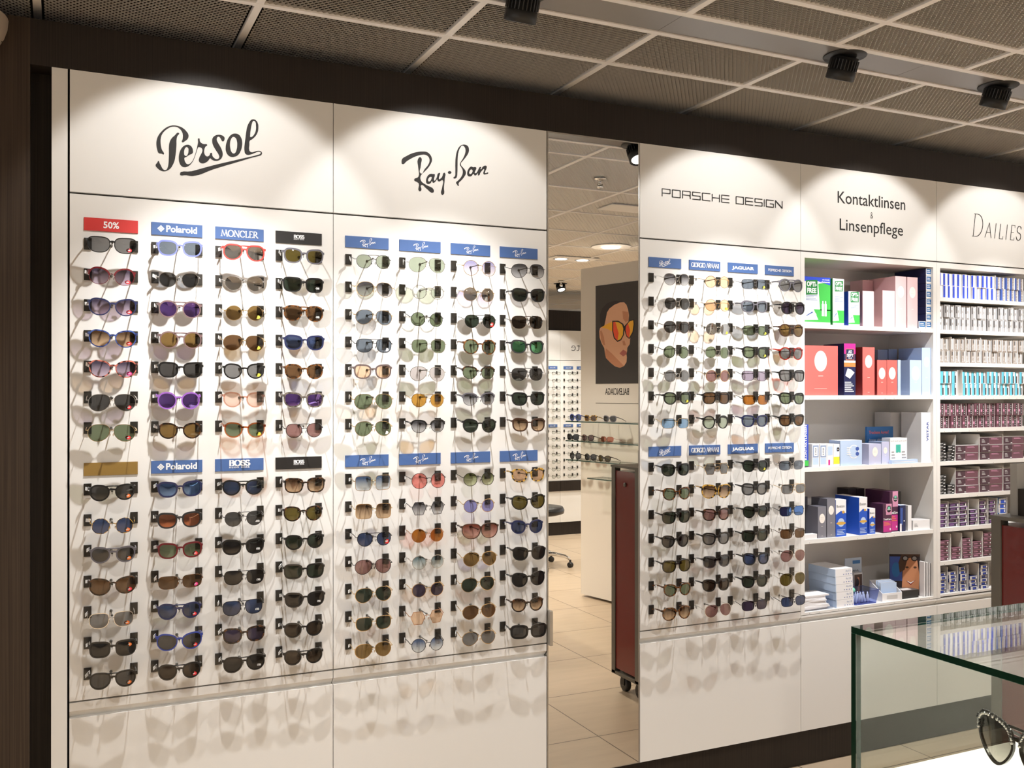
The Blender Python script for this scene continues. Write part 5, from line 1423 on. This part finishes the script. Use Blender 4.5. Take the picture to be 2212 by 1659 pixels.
def glass_case():
    x0, x1, yf, yn, zt, zb = 1.085, 2.35, -2.197, -2.78, 1.316, 1.092
    th = .0095
    def pane(name, bx, parent, edge):
        MB().box(*bx, M_GLASS, {k: M_GEDGE for k in edge}).build(name, parent)
    t = thing('glass_display_case', 'green-edged glass display case on a white counter, nearest the viewer', 'glass case', (x0, yf, 0))
    X, Y = x1 - x0, yn - yf
    pane('glass_top', (0, X, Y, 0, zt - th, zt), t, ('left', 'right', 'front', 'back'))
    pane('glass_side', (0, th, Y, -th - .0004, zb - .02, zt - th - .0004), t, ('front', 'back', 'top', 'bottom'))
    pane('glass_back', (0, X, -th, 0, zb - .02, zt - th - .0004), t, ('left', 'right', 'top', 'bottom'))
    b = MB().box(th + .0005, X, Y, -th - .0005, 0, zb, M_WHITE)
    b.build('counter', t)
    st = MB().box(-.0175, .0175, 0, .004, 0, .055, M_SHELF).box(-.022, .022, -.02, .03, 0, .003, M_SHELF)
    g = thing('glasses_stand', 'small white stand holding the jewelled sunglasses in the glass case', 'stand', (1.178, -2.455, zb + .0005), (0, 0, math.radians(-103)))
    st.build('post', g)
    s = sunglasses((1.140, -2.435, zb + .108), .12, 'jw bk jj +', 'large dark oversized sunglasses with jewelled brow inside the glass case', None, -.04, (0, 0, math.radians(-96)), False, .062)
    j = MB(); rr = random.Random(2)
    F, L, d = glasses_meshes("jw", True)
    O = outline('jw'); gem = pbr('jewel', (.9, .9, .9), .05, 1.0)
    for sg in (-1, 1):
        for x, z in O:
            if z > 6:
                X_ = sg * (d['cx'] + x / 1000 * 1.05); Z_ = z / 1000 * 1.08
                j.ell((X_, wrap(X_) - .003, Z_), (.0024, .0024, .0024), gem, 6, 4)
                j.ell((X_ + rr.uniform(-.002, .002), wrap(X_) - .0035, Z_ + .004), (.0021, .0021, .0021), M_BLACK, 6, 4)
    j.build('jewels', s)
# gondola wall that faces the shop and shows in the mirror
G0 = Vector((3.848, -3.584, 0)); GU = Vector((.2125, .9772, 0)); GN = Vector((-.9772, .2125, 0))
G_ROT = math.atan2(GU.y, GU.x) + PI / 2        # local frame: +X = -GU, -Y = outward face
def gondola():
    rz = math.atan2(-GU.y, -GU.x)              # local +x runs along -GU; local -y points along ... the outward normal
    t = thing('gondola_wall', 'free-standing pale display wall with glass shelves, reflected in mirror', 'display wall', tuple(G0), (0, 0, rz))
    # in local coordinates s -> x = -s ; outward face is local -y or +y
    M = Matrix.Rotation(-rz, 3, 'Z')
    sgn = -1 if (M @ GN).y < 0 else 1
    def S(s, out, z):                         # metres along the wall, out of the face, up
        return (-s, sgn * out, z)
    w = MB()
    pale = pbr('gondola_paint', (.70, .65, .58), .5)
    ya, yb = sorted((0, -sgn * .32))
    w.box(-1.5, 0, ya, yb, .02, 2.675, pale)
    yl = sgn * .0006
    for z in (1.578,):
        w.box(-1.45, -.18, min(0, sgn * .001), max(0, sgn * .001), z, z + .004, M_GAP)
    w.build('panel', t)
    P = lambda s, z, o=.0042: S(s, o, z)
    def poly(mb, pts, mat, o):
        q = []
        for x, y in pts:
            u = (x - 92) / 523; tp = 130 - 100 * u; bt = 1350 - 30 * u
            v = (y - tp) / (bt - tp)
            q.append(P(.182 + u * .477, 2.520 - v * .785, o))
        mb.quad(q if sgn > 0 else q[::-1], mat)
    po = MB()
    a, b = sorted((0, sgn * .004))
    po.box(-.665, -.182, a, b, 1.735, 2.520, srgb('3a3532'))
    skin, dsk, hair, lip, org, yel, blk = (srgb(h) for h in ('e3ae8c', 'c88a66', '241c19', 'b5665c', 'f0552c', 'f5b52e', '14110f'))
    poly(po, [(165, 640), (165, 560), (180, 470), (215, 410), (260, 370), (330, 340), (400, 315), (450, 310), (480, 340), (500, 400), (510, 470), (505, 540), (520, 640), (525, 760), (520, 830), (490, 880), (488, 920), (480, 960), (485, 1000), (480, 1060), (450, 1110), (400, 1135), (340, 1120), (280, 1075), (225, 1020), (212, 960), (205, 900), (170, 840), (145, 770), (140, 690), (150, 650)], skin, .0044)
    poly(po, [(165, 640), (150, 560), (150, 480), (180, 400), (240, 335), (330, 300), (440, 298), (400, 316), (330, 350), (270, 400), (240, 450), (222, 540), (205, 620)], hair, .0047)
    poly(po, [(225, 900), (300, 960), (380, 1040), (450, 1108), (400, 1134), (340, 1118), (280, 1074), (225, 1018), (212, 960)], dsk, .0046)
    poly(po, [(150, 690), (170, 680), (200, 760), (215, 860), (195, 860), (165, 800)], dsk, .0047)
    poly(po, [(430, 420), (500, 430), (505, 540), (470, 560), (440, 520)], dsk, .0046)
    poly(po, [(395, 955), (440, 905), (482, 930), (482, 960), (440, 990)], lip, .0048)
    poly(po, [(430, 800), (455, 790), (475, 850), (440, 850)], dsk, .0048)
    poly(po, [(165, 640), (250, 590), (320, 555), (320, 690), (240, 655)], yel, .0049)
    poly(po, [(305, 550), (380, 545), (440, 580), (460, 620), (450, 720), (415, 790), (370, 812), (325, 770), (305, 680)], blk, .0051)
    poly(po, [(455, 610), (520, 530), (572, 518), (578, 580), (562, 690), (515, 768), (480, 740), (455, 660)], blk, .0051)
    poly(po, [(318, 566), (345, 562), (385, 700), (372, 796), (335, 760), (318, 680)], org, .0054)
    poly(po, [(345, 562), (385, 564), (428, 592), (442, 640), (438, 720), (408, 776), (372, 796), (385, 700)], yel, .0054)
    poly(po, [(474, 612), (500, 570), (525, 660), (512, 754), (486, 730), (470, 660)], org, .0054)
    poly(po, [(500, 570), (522, 544), (562, 530), (566, 580), (552, 680), (512, 754), (525, 660)], yel, .0054)
    po.build('poster', t)
    L = MB()
    g = text_geo('BALENCIAGA', .012); k = .268 / (2 * g[1])
    L.geo(g[0], M_LOGO, lambda u, v: S(.425 - u * k, .0012, 1.648 + v * .052))
    L.build('lettering', t)
    shelves = ((1.436, 0.0), (1.280, 0.0), (1.127, 0.0), (.995, .26))
    for z, s0 in shelves:
        ya, yb = sorted((sgn * .001, sgn * .165))
        MB().box(-1.3, -s0, ya, yb, z - .008, z, M_GLASS, {'left': M_GEDGE, 'right': M_GEDGE, 'front': M_GEDGE, 'back': M_GEDGE}).build('glass_shelf', t)
    specs = [[('RD bl bl', .10), ('wf ty br', .28), ('wf gy dg', .50)], [('wf bk bk', .07), ('pa td mv', .25), ('rc cr mo', .47)], [('RD bk dg', .10), ('RD bk dg', .28), ('pa td ol', .44)]]
    for r, (z, row) in enumerate(zip((1.436, 1.280, 1.127), specs)):
        for c, (sp, s) in enumerate(row):
            st, fc, lc = sp.split()
            h = STY[st][1] / 1000
            p = G0 + GU * s + GN * .152
            d = GN + GU * .05
            rz2 = math.atan2(d.x, -d.y)
            sunglasses((p.x, p.y, z + h / 2 + .006), .125, sp, '%s %s sunglasses, %s on the %s glass shelf of the display wall' % (FRM[fc][1], STY[st][10], ORD[c], ORD[r]), 'sunglasses on the glass shelves', -h / 2 + .0, (0, 0, rz2), False, .058)
def eyeglass_mesh():
    b = MB(); m = FRM['gm'][0]
    for sg in (-1, 1):
        b.tube([(sg * .031 + .024 * math.cos(2 * PI * i / 16), 0, .017 * math.sin(2 * PI * i / 16)) for i in range(16)], .0013, m, 5, True)
        b.tube([(sg * .055, 0, .006), (sg * .062, .01, .008), (sg * .062, .085, .010)], .0010, m, 5)
        b.add([(sg * .031 + .0235 * math.cos(2 * PI * i / 16), .0004, .0165 * math.sin(2 * PI * i / 16)) for i in range(16)], [tuple(range(16))], LNS['cl'][0])
    b.tube([(-.008, 0, .004), (0, -.002, .007), (.008, 0, .004)], .0011, m, 5)
    return b.mesh('eyeglasses')
def far_wall():
    yw = -6.60
    hm = holder_meshes(); em = eyeglass_mesh()
    cols = ((5.156, 0), (5.364, 1), (5.54, 1))
    roots = []
    for i, (x0, x1) in enumerate(((4.52, 5.258), (5.258, 5.996))):
        cx = (x0 + x1) / 2
        t = thing('display_unit', ('plain white unit of eyeglasses on the far wall, reflected in mirror', 'lettered white unit of eyeglasses on the far wall, reflected in mirror')[i], 'display unit', (cx, yw, 0), (0, 0, PI), 'units on the far wall')
        hd = unit_fronts(t, x1 - x0, 2.385, 2.036, .633, .600, .585, .152)
        MB().box(-(x1 - x0) / 2 + .002, (x1 - x0) / 2 - .002, -.012, -.0002, .515, .632, M_WOOD).build('ledge', t)
        if i == 1:
            L = MB()
            g = text_geo('Silhouette', -.015); k = .62 / (2 * g[1])
            L.geo(g[0], M_LOGO, lambda u, v: (-(5.716 - cx) + u * k, -.0006, 2.15 + v * .10))
            L.build('lettering', hd)
        roots.append((t, cx))
    for c, (x, u) in enumerate(cols):
        t, cx = roots[u]
        for row, z in ((0, 1.951), (1, 1.275)):
            b = MB().box(-.063, .063, -.004, 0, -.018, .018, M_BLUEP)
            fit(b, text_geo('Silhouette', .01), M_INK, 0, -.007, .014, -.0045, .07)
            tag(b.build('plaque', None, (x, yw, z), (0, 0, PI)), 'small blue plaque over %s far column, %s row, reflected in mirror' % (ORD[c], ('upper', 'lower')[row]), 'plaque', 'plaques on the far wall')
        for r in range(14):
            z = 1.892 - .0853 * r if r < 7 else 1.212 - .0853 * (r - 7)
            h = place('glasses_holder', hm['hook'], t, (-(x - cx), 0, z))
            for sg in (-1, 1):
                o = place('pad', hm['pad'], h, (sg * .055, 0, .002)); o.scale = (.72, 1, .85)
            e = place('eyeglasses', em, None, (x, yw + .0095 + .085, z - .01), (0, 0, PI))
            tag(e, 'thin clear eyeglasses, %s row, %s far column, reflected in mirror' % (ORD[r], ORD[c]), 'eyeglasses', 'eyeglasses on the far wall')
def office_chair():
    cx, cy = 4.13, -4.90
    t = thing('office_chair', 'black office chair with chrome star base, reflected in mirror', 'office chair', (cx, cy, 0))
    s = MB()
    prof = [(0, .50), (.19, .50), (.235, .515), (.24, .545), (.225, .575), (.12, .58), (0, .575)]
    s.lathe(prof, M_BLACK, n=28)
    s.build('seat', t)
    b = MB()
    vs = []; fs = []
    for i in range(9):
        q = math.radians(-50 + 100 * i / 8)
        for r_, z in ((.24, .70), (.26, .70), (.265, 1.05), (.245, 1.05)):
            vs.append((-r_ * math.cos(q), -r_ * math.sin(q), z))
    for i in range(8):
        for k in range(4):
            fs.append((i * 4 + k, i * 4 + (k + 1) % 4, (i + 1) * 4 + (k + 1) % 4, (i + 1) * 4 + k))
    fs += [(0, 1, 2, 3), (35, 34, 33, 32)]
    b.add(vs, fs, M_BLACK); b.tube([(-.12, 0, .53), (-.27, 0, .56), (-.275, 0, .75)], .016, M_BLACK, 8)
    b.build('backrest', t)
    MB().lathe([(.025, .12), (.025, .5)], M_CHROME, n=14).build('gas_column', t)
    for i in range(5):
        q = math.radians(20 + 72 * i + 12)
        a = Vector((math.cos(q), math.sin(q), 0))
        l = MB(); l.tube([a * .02 + Vector((0, 0, .125)), a * .14 + Vector((0, 0, .128)), a * .24 + Vector((0, 0, .108)), a * .29 + Vector((0, 0, .082))], [.024, .020, .016, .013], M_CHROME, 8)
        leg = l.build('leg', t)
        w = MB()
        for sy in (-1, 1):
            w.lathe([(.0, -.008), (.020, -.008), (.026, -.004), (.026, .004), (.020, .008), (0, .008)], M_BLACK, (0, sy * .012, .026), 16, 'y')
        w.box(-.008, .008, -.006, .006, .03, .075, M_BLACK)
        place('caster', w.mesh('caster'), leg, tuple(a * .295), (0, 0, q + .5))
LNS['jj'] = (lens_mat('lens_smoke', (.10, .098, .09), (.42, .40, .36)), 'smoky')
shell()
ceiling()
glasses_units()
shelf_units()
mirror_door()
wall_bowl()
lamps()
trolley()
glass_case()
gondola()
far_wall()
office_chair()
lens_care()
cartons()
hang_glasses()
